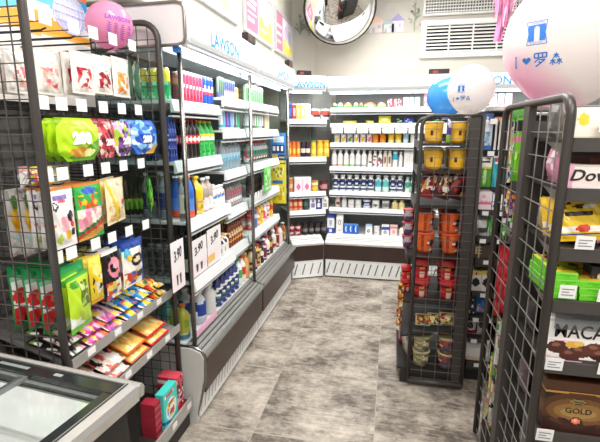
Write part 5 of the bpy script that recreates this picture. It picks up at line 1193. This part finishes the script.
# far face: strips hanging behind the wire end
def strip(u, v0, v1, y, wpx, pr, lb, grp, T=.014, name='candy_strip', cat='strip'):
    wd = wpx/600*y*1.35
    for k_ in range(26):
        y = 1.76+.01*k_; p0, p1 = aty(u, v0, y), aty(u-(v1-v0)*.055, v1, y)
        if (p0.x+p1.x)/2 >= RX+.02+wd/2 and y >= YMIN.get(grp, 0)+.0: break
    YMIN[grp] = 0
    zb_ = max(p1.z, .13); pk = bag(wd, p0.z-zb_, T, pr, 8, 40, u)
    place(pk, name, lb, cat, (max((p0.x+p1.x)/2, RX+.022+wd/2), y, zb_), -PI/2*0+PI, grp)
gs = P('#7ed028', ('h', .8, .93, '#4aa02a'), ('h', .93, 1, '#e8e8e4'), ('h', .62, .78, '#2a2a2c'), ('h', .5, .58, '#e88aa8'), ('n', .2, .0, .9, .48, ['#b4ee5a', '#7ed028', '#5ab01c'], .4, .08, 1, 1))
for k, u in enumerate((514, 520, 526)):
    strip(u, 104 - 2*k, 180+1*k, 1.93-.05*k, 5.5, gs, f'{("left", "middle", "right")[k]} green candy tube strip behind the right wire end', 'green candy strips')
for k, (u, c, nm) in enumerate(((504, '#d8b04a', 'golden'), (508.5, '#a8c4d8', 'pale blue'))):
    strip(u, 110, 186, 1.97, 4, P(c, ('n', 0, 0, 1, 1, ['#f0ece4', c, '#3a3a4a'], .4, .06, k, 1)), f'{nm} narrow strip beside the green candy strips', 'narrow strips')
cc = lambda s: P('#3a3440', ('n', 0, 0, 1, 1, ['#e8c83a', '#d84a7a', '#f0ece8', '#e87a2a', '#3a3440', '#6a3a8a'], .2, .14, s, 1))
for k, (u, nm) in enumerate(((505, 'left'), (512, 'middle'), (519, 'right'))):
    strip(u, 190, 218, 1.95-.06*k, 9, cc(k), f'{nm} colourful candy pack behind the right wire end', 'colourful candy packs', .03, 'candy_pack', 'pack')
for k, (u, nm) in enumerate(((502, 'left'), (510, 'middle'), (518, 'right'))):
    strip(u, 218, 243, 1.95-.06*k, 9, P('#4a4644', ('n', 0, 0, 1, 1, ['#e8e4e0', '#2a2826', '#8a8480', '#4ab84a'], .25, .2, k+4, 1)), f'{nm} grey and white pack below the colourful candy packs', 'grey packs', .03, 'candy_pack', 'pack')
rd = P('#c8202c', ('e', .5, .82, .26, .03, '#f0b82a'), ('e', .5, .7, .22, .03, '#f0c84a'), ('n', 0, 0, 1, 1, ['#c8202c', '#a8141f', '#d83a44'], .4, .07, 2, 0), ('v', 0, .12, '#8a101a'))
for k, u in enumerate((502, 508, 514)):
    strip(u, 245+2*k, 316-3*k, 1.97-.06*k, 7, rd, f'{("left", "middle", "right")[k]} long red candy strip behind the right wire end', 'red candy strips', .025)
for k, (u, v0, v1, c, nm) in enumerate(((497, 318, 440, '#e8e8e4', 'white'), (502, 322, 440, '#d8d83a', 'yellow'), (506, 326, 442, '#c8ccd0', 'grey'), (492, 352, 436, '#e8e05a', 'lemon'), (511, 320, 380, '#e87a2a', 'orange'))):
    strip(u, v0, v1, 1.97-.05*(k % 3), 5, P(c, ('n', 0, 0, 1, 1, ['#f0f0ec', c, '#3a3a38', '#e8802a', c, '#5aa83a'], .5, .05, k, 1)), f'{nm} long wrapper strip hanging low behind the right wire end', 'long wrapper strips', .02)

# ------------------------------------------------ left candy rack
def hang(u0, u1, v0, v1, x, pr, look, row, n=1, T=.026, nu=26, nv=34, name='candy_bag', cat='bag', gap=.034, text=None, outline=None, turn=0, hard=None, dy=0):
    ya, yb = atx(u0, (v0+v1)/2, x).y, atx(u1, (v0+v1)/2, x).y
    zt, zb_ = atx((u0+u1)/2, v0, x).z, atx((u0+u1)/2, v1, x).z
    if hard: ya, yb = hard
    for hz in HZ:
        if abs(zt-hz) < .1: zt = min(zt, hz-.0605)
    if n > 2: T = min(T, .024)
    w, h = yb-ya, zt-zb_
    pk = bag(w, h, T, pr, nu, nv, u0, outline)
    if text:
        for t in text: pk = bag_text(pk, t[0], t[1]*h, w, h, T, t[2], t[3], t[4], *t[5:])
    for k in range(n):
        rz = PI/2+turn+random.uniform(-.03, .03)
        lb = look if n == 1 else f'{("frontmost", "second", "third", "fourth")[k]} {look}'
        place(pk if k == 0 else pk[:1], name, f'{lb}, {row}', cat, (x-gap*k+.0, (ya+yb)/2+dy*k, zb_+random.uniform(-.004, .004)*(k > 0)), rz, look+'s' if n > 1 else None)
fruit = lambda cs, s, bot=.15: P('#efe9e2', ('n', .25, .86, .75, .95, ['#c8b8a8', '#efe9e2'], .08, .02, s, 1), ('n', .18, bot, .82, .62, cs, .12, .09, s, 2), ('r', .3, .72, .7, .75, '#d8cfc4'), ('r', .25, .66, .75, .68, '#dcd4ca'), ('h', 0, .04, '#dcd6ce'))
hang(0, 30, 50, 93, -1.10, fruit(['#e8a0a0', '#f0c8c0', '#d87a80'], 1), 'white pouch of pale pink dried fruit', 'behind the grid on top row', 2, hard=(1.10, 1.195))
hang(34, 61, 51, 95, -1.10, fruit(['#e87a90', '#d85a6a', '#f0b8b0', '#e8c0a0'], 2), 'white pouch of pink dried fruit', 'right of the front post', 2)
hang(64, 69, 52, 93, -1.09, P('#e8e0d8', ('v', .3, .7, '#c8303a'), ('h', .9, 1, '#b02a30')), 'sideways white pouch with red edge', 'top row of candy rack', 1, turn=-.9, hard=(1.33, 1.40))
hang(71, 93, 52, 94, -1.06, fruit(['#c82a3c', '#e04a5a', '#a81a2c'], 3), 'white pouch of red dried berries', 'top row of candy rack', 3)
hang(93.5, 111, 56, 94, -1.06, fruit(['#b82434', '#d84a50', '#8a1a24'], 5), 'white pouch of dark red dried berries', 'top row of candy rack', 2)
hang(112, 129, 58, 97, -1.06, fruit(['#f0a04a', '#f0b870', '#e88a3a'], 6, .1), 'white pouch of orange dried mango', 'top row of candy rack', 2)
hang(131, 137, 60, 100, -1.07, P('#e8ece4', ('v', 0, .4, '#4a7a5a'), ('v', .75, 1, '#2a4a38')), 'thin sideways white and green pouch', 'top row of candy rack', 2, turn=.9, hard=(1.69, 1.76))
octo = lambda v: min(1, .62+1.5*min(v, 1-v)) if min(v, 1-v) < .25 else 1
gum = lambda c, cs, s: P(c, ('n', 0, 0, 1, 1, cs, .16, .13, s, 2))
hang(56, 99, 118, 161, -1.018, P('#b4dc24', ('g', -.5, 1, -.6, .02, '#5a9a1c'), ('e', .5, .2, .3, .12, '#d89a3a'), ('e', .72, .18, .14, .1, '#e8f0a0'), ('g', 1, .6, 0, .2, '#8ac41e'), ('e', .8, .8, .16, .1, '#cce84a'), ('r', .3, .76, .62, .8, '#e4f09a')), 'large green eight-sided gummy pouch', 'second row of candy rack', 3, .028, outline=octo, text=[('200', .34, .5, .52, '#fbfdf4', .004, 1.2, .0)])
hang(97, 114.5, 119, 158, -1.018, gum('#b83a44', ['#e88a7a', '#f0d8d0', '#8a2430', '#d8505a', '#5a2a3a'], 2), 'red floral gummy pouch', 'second row of candy rack', 3, .028, outline=octo, text=[('200', .22, .55, .4, '#f8f0f0', .002, 1, 0)])
hang(114, 131, 121, 156, -1.018, gum('#8a5aa8', ['#f0ece8', '#d8c83a', '#4a2a6a', '#c8a8d8', '#3a3a3a', '#9ac83a'], 3), 'purple and white gummy pouch', 'second row of candy rack', 3, .028, outline=octo, text=[('200', .24, .55, .42, '#fbfafa', .002, 1, 0)])
hang(131, 156.5, 119, 154, -1.018, P('#3a78d8', ('n', 0, 0, 1, 1, ['#8ac4f0', '#e8f2fa', '#2a50b0', '#3a78d8', '#3a78d8'], .16, .14, 4, 1), ('g', -.6, 1, -.6, -.28, '#d8a83a'), ('e', .5, .45, .4, .16, '#2450b8')), 'blue gummy pouch', 'second row of candy rack', 3, .028, outline=octo, text=[('200', .26, .5, .44, '#f4f8ff', .003, 1.15, 0)])
hang(0, 12, 138, 168, -1.10, P('#e8e4e0', ('r', .2, .3, .8, .6, '#c8c0c0'), ('h', 0, .25, '#d8a0a0')), 'white packet with red foot', 'behind the grid on second row', 1, hard=(1.10, 1.135))
hang(10, 22, 138, 170, -1.08, P('#d85a5a', ('n', 0, 0, 1, 1, ['#e8c83a', '#4a5ac0', '#f0e8e8', '#e8504a', '#8a3a8a'], .2, .14, 2, 1)), 'multicoloured candy packet', 'behind the grid on second row', 2, hard=(1.12, 1.165))
hang(24, 36, 138, 168, -1.06, P('#f0d058', ('g', .7, 1, .5, .8, '#f4ece0'), ('n', .1, .05, .9, .5, ['#f0a04a', '#f4ece0', '#8a9ad8'], .2, .14, 3, 1)), 'yellow candy packet', 'behind the grid on second row', 2, hard=(1.14, 1.19))
hang(40, 56, 138, 166, -1.09, P('#dcdcd2', ('n', 0, .1, 1, .9, ['#b8c0a8', '#f0f0e8', '#8a9080', '#d8d080'], .25, .2, 4, 1)), 'clear and white candy packet', 'left of the green gummy pouch', 2, hard=(1.225, 1.30))
fr = P('#c8c4be', ('n', 0, .0, 1, .3, ['#e0dcd8', '#a8a49e', '#d8a8a8', '#a8c8d0'], .16, .08, 2, 1), ('n', 0, .85, 1, 1, ['#e4e0dc', '#b8b4ae'], .2, .08, 3, 0), ('e', .3, .55, .16, .2, '#f0c02a'), ('e', .3, .8, .12, .1, '#5a8a3a'), ('e', .72, .52, .22, .17, '#ee8a3a'), ('e', .72, .52, .12, .09, '#f0a45a'), ('e', .3, .5, .07, .1, '#d89a1e'))
hang(2, 22, 190, 262, -1.12, fr, 'clear bag of pineapple and orange candy at left', 'behind the grid on third row', 2, nv=40, gap=.05, hard=(1.10, 1.215))
hang(24, 45, 190, 258, -1.035, fr, 'clear bag of pineapple and orange candy at right', 'behind the grid on third row', 1, nv=40, hard=(1.105, 1.195))
hang(48, 74.5, 184, 249, -1.018, P('#f0ebe8', ('h', .94, 1, '#d88a4a'), ('r', .2, .8, .7, .88, '#8a7ab8'), ('r', .3, .76, .6, .79, '#e06a7a'), ('e', .2, .7, .1, .07, '#3a3a4a'), ('e', .2, .71, .06, .04, '#f0f0f0'), ('e', .5, .45, .16, .08, '#f0a8b8'), ('e', .74, .5, .13, .1, '#2a2428'), ('e', .8, .38, .11, .06, '#d84a3a'), ('e', .5, .34, .14, .08, '#f0b8c0'), ('e', .3, .16, .11, .08, '#b8cc4a'), ('e', .6, .2, .12, .08, '#e0c030'), ('e', .84, .24, .1, .07, '#3a2a24'), ('e', .14, .4, .06, .03, '#e8887a')), 'tall white candy bag with fruit pictures', 'third row of candy rack', 3, nv=40)
hang(75.5, 102, 181, 239, -1.018, P('#3aa84a', ('h', .95, 1, '#d8823a'), ('n', .1, .55, .9, .8, ['#e85a2a', '#f0c03a', '#e8442a', '#3aa84a'], .16, .1, 2, 1), ('e', .5, .86, .26, .06, '#3a5ac0'), ('n', .02, .18, .98, .55, ['#f0c8d0', '#e890a8', '#d8b8e0', '#f4e8d8', '#e8a0a0'], .16, .1, 3, 0), ('g', -.2, 1, -.1, .02, '#d89a4a'), ('g', -.2, 1, .03, .1, '#c83a2a'), ('g', -.2, 1, .1, .16, '#2a7a3a')), 'green candy bag with pink sweets pictured', 'third row of candy rack', 3, nv=40)
hang(102, 127, 178, 223, -1.018, P('#eeddb4', ('n', .1, .05, .7, .5, ['#e0b060', '#f0d898', '#c88a3a', '#eeddb4'], .14, .12, 2, 1), ('g', 1, .5, .5, .62, '#e8c83a'), ('e', .45, .65, .2, .12, '#f4e4a8'), ('n', .55, .3, 1, .9, ['#d8d0c8', '#b8a89c', '#eeddb4'], .16, .14, 4, 1), ('e', .8, .45, .08, .08, '#c83a3a')), 'cream cookie bag tilted outward', 'third row of candy rack', 2, turn=.2)
for k in range(4):
    hang(124+4*k, 130+4*k, 176, 214, -1.05, P('#22281e', ('h', .15, .4, '#4a7a2a'), ('e', .5, .4, .3, .08, '#d8d04a')), f'{ORD[k+1]} dark green sideways bag from the left', 'third row of candy rack', 1, .02, 8, 14, hard=(1.51+.034*k, 1.57+.034*k), turn=1.1)
hang(140, 150, 175, 216, -1.03, P('#5ab83a', ('e', .5, .5, .25, .2, '#c8e04a'), ('e', .5, .3, .2, .1, '#e0c83a'), ('n', .1, .1, .9, .9, ['#2a6a24', '#5ab83a', '#8ad05a'], .2, .12, 2, 1)), 'bright green sideways bag', 'third row of candy rack', 1, .025, 12, 16, hard=(1.66, 1.73), turn=.6)
cg = P('#f0ece8', ('h', .82, 1, '#2f9a58'), ('h', .74, .82, '#8ac8a0'), ('h', .0, .32, '#d8342f'), ('g', -.9, 1, -.9, -.12, '#1c1a1b'), ('e', .27, .5, .24, .13, '#d8302f'), ('e', .33, .5, .12, .05, '#e87a6a'), ('e', .75, .27, .28, .16, '#1c1a1b'), ('h', .0, .06, '#2a8a4a'), ('v', 0, .05, '#2f9a58'))
hang(30, 65, 272, 342, -1.03, cg, 'large green, white and red candy bag', 'fourth row behind the front post', 4, .04, nv=40, gap=.055, hard=(1.10, 1.245), text=[('のど飴', .17, .5, .65, '#1a1818', .004, .95, .1)])
hang(62, 100, 252, 276, -1.10, P('#d8b42a', ('n', 0, 0, 1, 1, ['#f0d83a', '#8a6a1a', '#e8c42a', '#c8d04a'], .3, .2, 2, 0)), 'yellow candy bag at the back', 'fourth row of candy rack', 2, .03, 14, 14, hard=(1.25, 1.40))
hang(66, 92, 272, 330, -.985, P('#b8d832', ('h', .92, 1, '#4aa83a'), ('e', .25, .84, .16, .07, '#4a9a3a'), ('r', .4, .4, .85, .86, '#5a7a1c'), ('n', .42, .42, .83, .84, ['#9ab83a', '#5a7a1c', '#c8d88a'], .14, .08, 3, 1), ('g', .3, 1, .1, .3, '#e4eed8'), ('h', .0, .1, '#6ac03a'), ('e', .3, .2, .1, .05, '#f0f4c8')), 'lime green candy bag hanging low', 'fourth row of candy rack', 2, .035, nv=40, turn=.12)
hang(89, 102, 254, 303, -1.018, P('#f0d02a', ('n', .1, .2, .9, .6, ['#2a2622', '#f0ece0', '#f0d02a'], .18, .1, 2, 1), ('h', .8, 1, '#f4dc5a'), ('e', .45, .7, .3, .12, '#f4e88a'), ('h', 0, .1, '#e0a82a')), 'yellow and black candy bag', 'fourth row of candy rack', 2, .03)
hang(102, 121, 246, 299, -1.018, P('#1e1b1d', ('e', .55, .62, .34, .2, '#e88a9a'), ('e', .5, .62, .2, .1, '#1e1b1d'), ('e', .62, .66, .16, .07, '#f0a8b4'), ('n', .1, .0, .95, .34, ['#f0ece6', '#d84a3a', '#3a6ac0', '#f0ece6', '#e8d05a'], .2, .1, 3, 0), ('r', .0, .9, .9, 1, '#e4e0dc')), 'black and pink candy bag', 'fourth row of candy rack', 3, .03)
hang(121.5, 143, 238, 285, -1.018, P('#f0ece2', ('h', .82, 1, '#2a4a9a'), ('v', .9, 1, '#2a4a9a'), ('e', .62, .55, .3, .14, '#2a2420'), ('e', .62, .55, .2, .06, '#e8d8b0'), ('e', .2, .75, .14, .1, '#5ab8d8'), ('e', .28, .64, .12, .08, '#e8c83a'), ('n', .05, .02, .6, .32, ['#d84a3a', '#f0ece2', '#3a5ab0', '#e8b03a'], .18, .1, 4, 1), ('e', .75, .2, .2, .08, '#4a4436')), 'white and navy candy bag', 'fourth row of candy rack', 3, .03)
# trays
def tray_pack(yw, xw, zt, pr, lb, w=.13, l=.15, T=.03, tilt=.3, grp=None, rz=0):
    pk = bag(w, l, T, pr, 22, 20, int(yw*100))
    o = place(pk, 'candy_packet', lb, 'packet', (xw, yw, zt), PI/2+rz, grp); o.rotation_euler = (-(PI/2-tilt), 0, PI/2+rz)
trA = lambda x: .735+.10*((-1.0-x)/.34)+.018
def rowA(k, ya, yb, pr, nm, n=2):
    for j in range(n):
        x0 = -1.008-.0*j
        w = (yb-ya)*.96
        tray_pack((ya+yb)/2+.004*j, x0-.012*j, trA(x0)+.0+.034*j, pr, f'{("lower", "upper")[j]} {nm} on the upper tray', w, .17, .022, .29, f'{nm}s on the upper tray')
mg = lambda s: P('#d84a9a', ('n', 0, 0, 1, 1, ['#f0a0c8', '#e8d84a', '#a82a7a', '#f4e0ec', '#d84a9a', '#e8703a'], .16, .16, s, 1), ('e', .4, .5, .18, .14, '#f0dcea'))
rowA(0, 1.105, 1.205, P('#2a2728', ('n', .05, .05, .95, .95, ['#e8e4e0', '#1c1a1b', '#8ab04a', '#2a2728', '#d8a0b0'], .16, .14, 2, 1)), 'black and white candy packet')
rowA(1, 1.21, 1.315, mg(2), 'magenta candy packet')
rowA(2, 1.32, 1.415, P('#d8689a', ('n', 0, 0, 1, 1, ['#f0b0c0', '#e8c84a', '#b83a6a', '#f0e8e8', '#8a5ab0'], .15, .15, 4, 1)), 'pink candy packet')
bl = lambda s: P('#2f84c8', ('n', 0, 0, 1, .7, ['#e8d84a', '#f0f0f4', '#1a5a9a', '#2f84c8', '#d84a4a', '#8ac0e8'], .14, .14, s, 1), ('r', .38, 0, .62, .22, '#f0c83a'), ('h', .82, 1, '#1f6ab0'))
rowA(3, 1.425, 1.535, bl(3), 'blue candy packet with yellow band')
rowA(4, 1.54, 1.64, bl(6), 'sky blue candy packet')
rowA(5, 1.645, 1.755, P('#d8483a', ('n', 0, 0, 1, 1, ['#f0c84a', '#3a2a2a', '#f0e0d0', '#d8483a', '#b82a2a', '#3a7a4a'], .14, .14, 7, 1)), 'red and yellow candy packet')
trB = lambda x: .555+.13*((-.975-x)/.365)+.02
def rowB(ya, yb, pr, nm, n=2, l=.19):
    for j in range(n):
        tray_pack((ya+yb)/2, -.985-.014*j, trB(-.985)+.036*j, pr, f'{("lower", "upper")[j]} {nm} on the lower tray', (yb-ya)*.96, l, .021, .36, f'{nm}s on the lower tray', .0)
rowB(1.11, 1.25, P('#eeeae6', ('n', .05, .5, .95, .95, ['#1f1b1c', '#eeeae6', '#c83a3a'], .2, .16, 2, 0), ('n', 0, 0, 1, .5, ['#e8b8b8', '#eeeae6', '#c85a5a', '#d8c8a8'], .16, .12, 3, 0)), 'white, black and pink candy bag')
rowB(1.26, 1.39, P('#e8e0d4', ('n', 0, 0, 1, 1, ['#1f1b1c', '#e8c0b0', '#e8e0d4', '#d85a4a', '#f0e8e0'], .16, .14, 5, 1)), 'pale spotted candy bag')
fry = lambda c, s: P(c, ('n', .05, .05, .95, .58, ['#f0c86a', '#f4dca0', '#e0a84a', '#eebc5a'], .1, .2, s, 0), ('r', .15, .68, .8, .85, '#f0d8d0'), ('r', .2, .72, .7, .8, c), ('h', .93, 1, '#e8a04a'))
rowB(1.40, 1.54, fry('#e0602a', 2), 'orange chip bag')
rowB(1.55, 1.71, fry('#d0202a', 4), 'red chip bag')
# base shelf goods
def base_box(x, y, z, w, d, h, pr, lb, rz=PI/2, grp=None, side=None, top=None):
    return place(boxy(w, d, h, pr, side, top, 20, 22), 'biscuit_box', lb, 'box', (x, y, z), rz, grp)
tl = P('#46cfc4', ('r', .12, .82, .75, .92, '#f0f4f4'), ('r', .2, .84, .7, .9, '#d85a5a'), ('e', .52, .42, .38, .3, '#eef2f0'), ('e', .52, .42, .32, .24, '#c8dcec'), ('n', .26, .22, .78, .62, ['#d84a3a', '#5a4ab0', '#f0c84a', '#8a5a3a', '#f0ece8'], .14, .1, 3, 1), ('g', .3, 1, .16, .24, '#3a5ab0'))
base_box(-.985, 1.64, .1405, .125, .04, .18, tl, 'turquoise biscuit box facing out on the rack base shelf', PI/2)
for k in range(5):
    base_box(-1.01, 1.545, .1405+.034*k, .05, .07, .0325, P('#a8283a', ('h', .1, .35, '#c84a5a'), ('h', .5, .7, '#5a1420')), f'{ORD[k+1]} dark red box from the bottom, left of the turquoise box', PI/2, 'dark red boxes left of turquoise box', '#a82a3a')
for k in range(4):
    base_box(-1.02, 1.745, .1405+.046*k, .065, .1, .044, P(('#c8283a', '#e8a0b0', '#1f1c1d', '#d84a5a')[k], ('n', .05, .1, .95, .9, ['#f0e0e0', '#c8283a', '#1f1c1d', '#d84a5a'], .2, .3, k, 3)), f'{ORD[k+1]} red and pink box from the bottom, right of the turquoise box', PI/2, 'red and pink boxes right of turquoise box')

# ------------------------------------------------ freezer contents
fm = Matrix.Translation(FR.location) @ Matrix.Rotation(FA, 4, 'Z')
for k, (lx_, ly_, c, c2, nm) in enumerate(((-.16, -.2, '#d8c8b8', '#e8a06a', 'cream'), (-.3, -.22, '#c8d4c0', '#8aa83a', 'pale green'), (-.45, -.24, '#e0dcd8', '#c83a4a', 'white and red'), (-.52, -.3, '#d8d4d0', '#7a8aa8', 'grey-blue'))):
    pk = bag(.11, .16, .03, P(c, ('n', .1, .1, .9, .9, [c2, c, '#f0f0ee'], .2, .16, k, 1)), 12, 12, k)
    p_ = fm @ Vector((lx_, ly_, .32)); o = place(pk, 'ice_cream_pack', f'{nm} ice cream pack standing in the chest freezer', 'pack', p_, FA+.2*k, 'ice cream packs in the freezer'); o.rotation_euler = (-.35, 0, FA+.1*k)

# ------------------------------------------------ balloons and streamer
def on_sphere(C, r, lift=.0025):
    C = Vector(C); f = (CAM-C).normalized(); rt = Vector((0, 0, 1)).cross(f).normalized(); up = f.cross(rt)
    def fn(x, y, ox=0, oy=0, rot=0):
        x, y = x*math.cos(rot)-y*math.sin(rot)+ox, x*math.sin(rot)+y*math.cos(rot)+oy
        d = (f*math.sqrt(max(1e-6, r*r-x*x-y*y))+rt*x+up*y); return d*(1+lift/r)
    return fn
def balloon(C, r, pr_cols, lb, marks=None, tie=True, sq=1.0, grp='balloons on the racks', al=None):
    t = empty('balloon', C)
    b = MB(); n = 72; prof = []
    for k in range(n+1):
        a = PI*k/n; z = -math.cos(a); rr = math.sin(a)
        if z < -.2: rr *= 1-.12*((-z-.2)/.8)**1.5; z *= 1.0+.06*((-z-.2)/.8)
        prof.append((max(.0006, r*rr), r*z*sq))
    if callable(pr_cols): b.lathe(prof, 110, pr=pr_cols, z0=-r, z1=r); put('skin', b, rubber('balloon_rubber'), t)
    else: b.lathe(prof, 40); put('skin', b, rubber('balloon_'+pr_cols, pr_cols), t)
    k = MB(); k.lathe([(.022*r/.1, -1.14*r*sq), (.01*r/.1, -1.06*r*sq), (.005*r/.1, -1.04*r*sq)], 10); put('knot', k, mat('balloon_knot', '#e8d4da' if not isinstance(pr_cols, str) else pr_cols, .4), t)
    if marks:
        for nm, mb, c in marks(on_sphere(C, r)): put(nm, mb, mat('ink_'+c, c, .5), t)
    return tag(t, lb, 'balloon', grp)
def strokes(fn, lines, wd, ox, oy, s, rot=0):
    b = MB()
    for (x0, y0, x1, y1) in lines:
        L_ = math.hypot(x1-x0, y1-y0) or 1; nx, ny = -(y1-y0)/L_*wd/2, (x1-x0)/L_*wd/2; o = len(b.v); q = 3
        for k in range(q+1):
            x, y = x0+(x1-x0)*k/q, y0+(y1-y0)*k/q
            for sg in (1, -1): b.v.append(tuple(fn((x+sg*nx)*s, (y+sg*ny)*s, ox, oy, rot)))
        for k in range(q): b.face([o+2*k, o+2*k+1, o+2*k+3, o+2*k+2])
    return b
LUO = [(-.45, .5, .45, .5), (-.45, .15, .45, .15), (-.45, .5, -.45, .15), (.45, .5, .45, .15), (-.15, .5, -.15, .15), (.15, .5, .15, .15), (-.1, .1, -.45, -.2), (-.1, -.02, .35, -.02), (.35, -.02, -.35, -.55), (-.15, -.15, .1, -.3)]
SEN = [(-.2, .38, .2, .38), (0, .55, 0, .1), (0, .38, -.22, .12), (0, .38, .22, .12), (-.45, -.08, -.05, -.08), (-.25, .08, -.25, -.5), (-.25, -.08, -.48, -.38), (-.25, -.08, -.04, -.38), (.05, -.08, .45, -.08), (.25, .08, .25, -.5), (.25, -.08, .04, -.38), (.25, -.08, .48, -.38)]
def heart(fn, s, ox, oy, rot=0):
    b = MB(); pts = []
    for k in range(28):
        a = 2*PI*k/28; pts.append((16*math.sin(a)**3/17, (13*math.cos(a)-5*math.cos(2*a)-2*math.cos(3*a)-math.cos(4*a))/17))
    o = 0; b.v.append(tuple(fn(0, 0, ox, oy, rot)))
    for p_ in pts: b.v.append(tuple(fn(p_[0]*s, p_[1]*s, ox, oy, rot)))
    for k in range(28): b.face([0, 1+k, 1+(k+1) % 28])
    return b
def quad(fn, b, pts, ox, oy, s, rot=0, q=5):
    # four corners bilinear patch
    o = len(b.v)
    for j in range(q+1):
        for i in range(q+1):
            u, v = i/q, j/q
            x = (pts[0][0]*(1-u)+pts[1][0]*u)*(1-v)+(pts[3][0]*(1-u)+pts[2][0]*u)*v
            y = (pts[0][1]*(1-u)+pts[1][1]*u)*(1-v)+(pts[3][1]*(1-u)+pts[2][1]*u)*v
            b.v.append(tuple(fn(x*s, y*s, ox, oy, rot)))
    for j in range(q):
        for i in range(q): a = o+j*(q+1)+i; b.face([a, a+1, a+q+2, a+q+1])
def logo_marks(S, ox, oy, bl_='#2f78cc', rot=0):
    def marks(fn):
        out = []
        b = MB()
        quad(fn, b, [(-.44, -.42), (-.16, -.42), (-.14, .44), (-.44, .44)], ox, oy+.9*S, S*.9, rot); quad(fn, b, [(.16, -.42), (.44, -.42), (.44, .44), (.14, .44)], ox, oy+.9*S, S*.9, rot)
        quad(fn, b, [(-.16, .36), (.16, .36), (.14, .44), (-.14, .44)], ox, oy+.9*S, S*.9, rot)
        out.append(('logo_panel', b, bl_))
        out.append(('logo_outline', strokes(fn, [(-.52, .62, .52, .62), (-.52, -.6, .52, -.6), (-.52, .62, -.42, 0), (-.42, 0, -.52, -.6), (.52, .62, .42, 0), (.42, 0, .52, -.6), (-.16, -.42, -.16, .25), (.16, -.42, .16, .25), (-.16, .25, -.08, .36), (.16, .25, .08, .36)], .04, ox, oy+.9*S, S*.9, rot), bl_))
        for tx, dy_ in (('LAWSON', .52), ('STATION', -.51)):
            out.append(('logo_lettering', text_mb(tx, .14*S, lambda x, y: fn(x, y, ox, oy+.9*S+dy_*S*.9, rot), .0), bl_))
        out.append(('lettering', strokes(fn, [(-.1, .5, .1, .5), (0, .5, 0, -.5), (-.1, -.5, .1, -.5)], .12, ox-.92*S, oy-.5*S, S*.55, rot), bl_))
        out.append(('heart', heart(fn, .22*S, ox-.38*S, oy-.42*S, rot), bl_))
        out.append(('lettering', strokes(fn, LUO, .11, ox+.28*S, oy-.38*S, S*.62, rot), bl_))
        out.append(('lettering', strokes(fn, SEN, .1, ox+.98*S, oy-.4*S, S*.56, rot), bl_))
        return out
    return marks
pkw = lambda u, v: lin('#eea6c8') if (v < .28+.10*math.cos(2*PI*(u-.30))) else (lin('#f3c9dc') if v < .34+.10*math.cos(2*PI*(u-.30)) else lin('#f4eeea'))
def grad(u, v):
    z = 2*v-1; s = math.sqrt(max(0, 1-z*z)); x = math.sin(2*PI*(u-.5))*s; e = -.62*x-.78*z; t = 1-min(1, max(0, (e-.6)/.42)); a, b_ = lin('#f09cc6'), lin('#f5f0ec')
    return tuple(a[i]+(b_[i]-a[i])*t for i in range(3))
balloon(aty(572, 40.5, 2.40), .30, grad, 'huge white and pink balloon with blue logo above right gondola', logo_marks(.086, -.135, -.034, rot=.06), True, 1.0)
balloon(aty(471, 89.5, 2.50), .119, '#f4f0ee', 'medium white balloon with small blue logo on the noodle rack', logo_marks(.036, -.046, -.027), True, 1.06)
balloon(aty(446.5, 97, 2.80), .116, '#5cb8f4', 'blue balloon behind the medium white balloon')
def pinkmarks(fn):
    out = [('lettering', text_mb('LAWSON', .021, lambda x, y: fn(x, y, .03, .026, -.15), .0005), '#9a4ac0')]
    rr = random.Random(3); L_ = []
    for r_ in range(3):
        for c in range(4):
            x, y = -.045+.03*c, -.0-.026*r_
            L_ += [(x-.01, y+.008, x+.01, y+.008), (x, y+.012, x, y-.01), (x-.01, y-.002, x+.011, y-.001)] + ([(x-.01, y-.01, x+.01, y-.01)] if rr.random() < .6 else [(x, y, x+.01, y-.01)])
    out.append(('printed_lines', strokes(fn, L_, .0022, .034, .0, .78, -.15), '#9a4ac0'))
    return out
balloon(aty(109.5, 25.5, 1.62), .088, '#f7b2d4', 'pink balloon with purple print above the candy rack', pinkmarks)
# foil streamers
t = empty('foil_streamer', (.615, 3.0, 2.44))
for k, (dx, zl, wd, c) in enumerate(((-.04, -.52, .09, '#e096c0'), (.0, -.66, .10, '#d884b4'), (.05, -.58, .09, '#ecc0d4'), (.09, -.5, .08, '#e0a4bc'), (.02, -.6, .06, '#c8b49a'))):
    b = MB()
    def fs(u, v, dx=dx, zl=zl, wd=wd, k=k):
        tw = 1-.6*v**2; a = .9*math.sin(v*5+k); x = (u-.5)*wd*tw
        return (dx*(1-.3*v)+x*math.cos(a)+.012*math.sin(v*9+k), x*math.sin(a)+.02*math.sin(u*9+k), zl*v+.25)
    b.grid(fs, 6, 24); put('foil_strand', b, mat('foil_'+c, c, .3, .15, noise=.2, scale=30), t)
b = MB(); b.tube([(0.02, 0, .25), (0.02, 0, .559)], .004, 5); put('hanging_thread', b, mat('thread_white', '#eeeeee'), t)
tag(t, 'pink foil streamers hanging from the ceiling by the air grilles', 'streamer')
wd = bpy.data.worlds.new('world'); SC.world = wd; wd.use_nodes = True
wd.node_tree.nodes['Background'].inputs['Color'].default_value = (.95, .97, 1, 1); wd.node_tree.nodes['Background'].inputs['Strength'].default_value = .9
SC.view_settings.view_transform = 'Standard'; SC.view_settings.look = 'None'; SC.view_settings.gamma = 1; SC.view_settings.exposure = -.12
SC.view_settings.use_curve_mapping = False
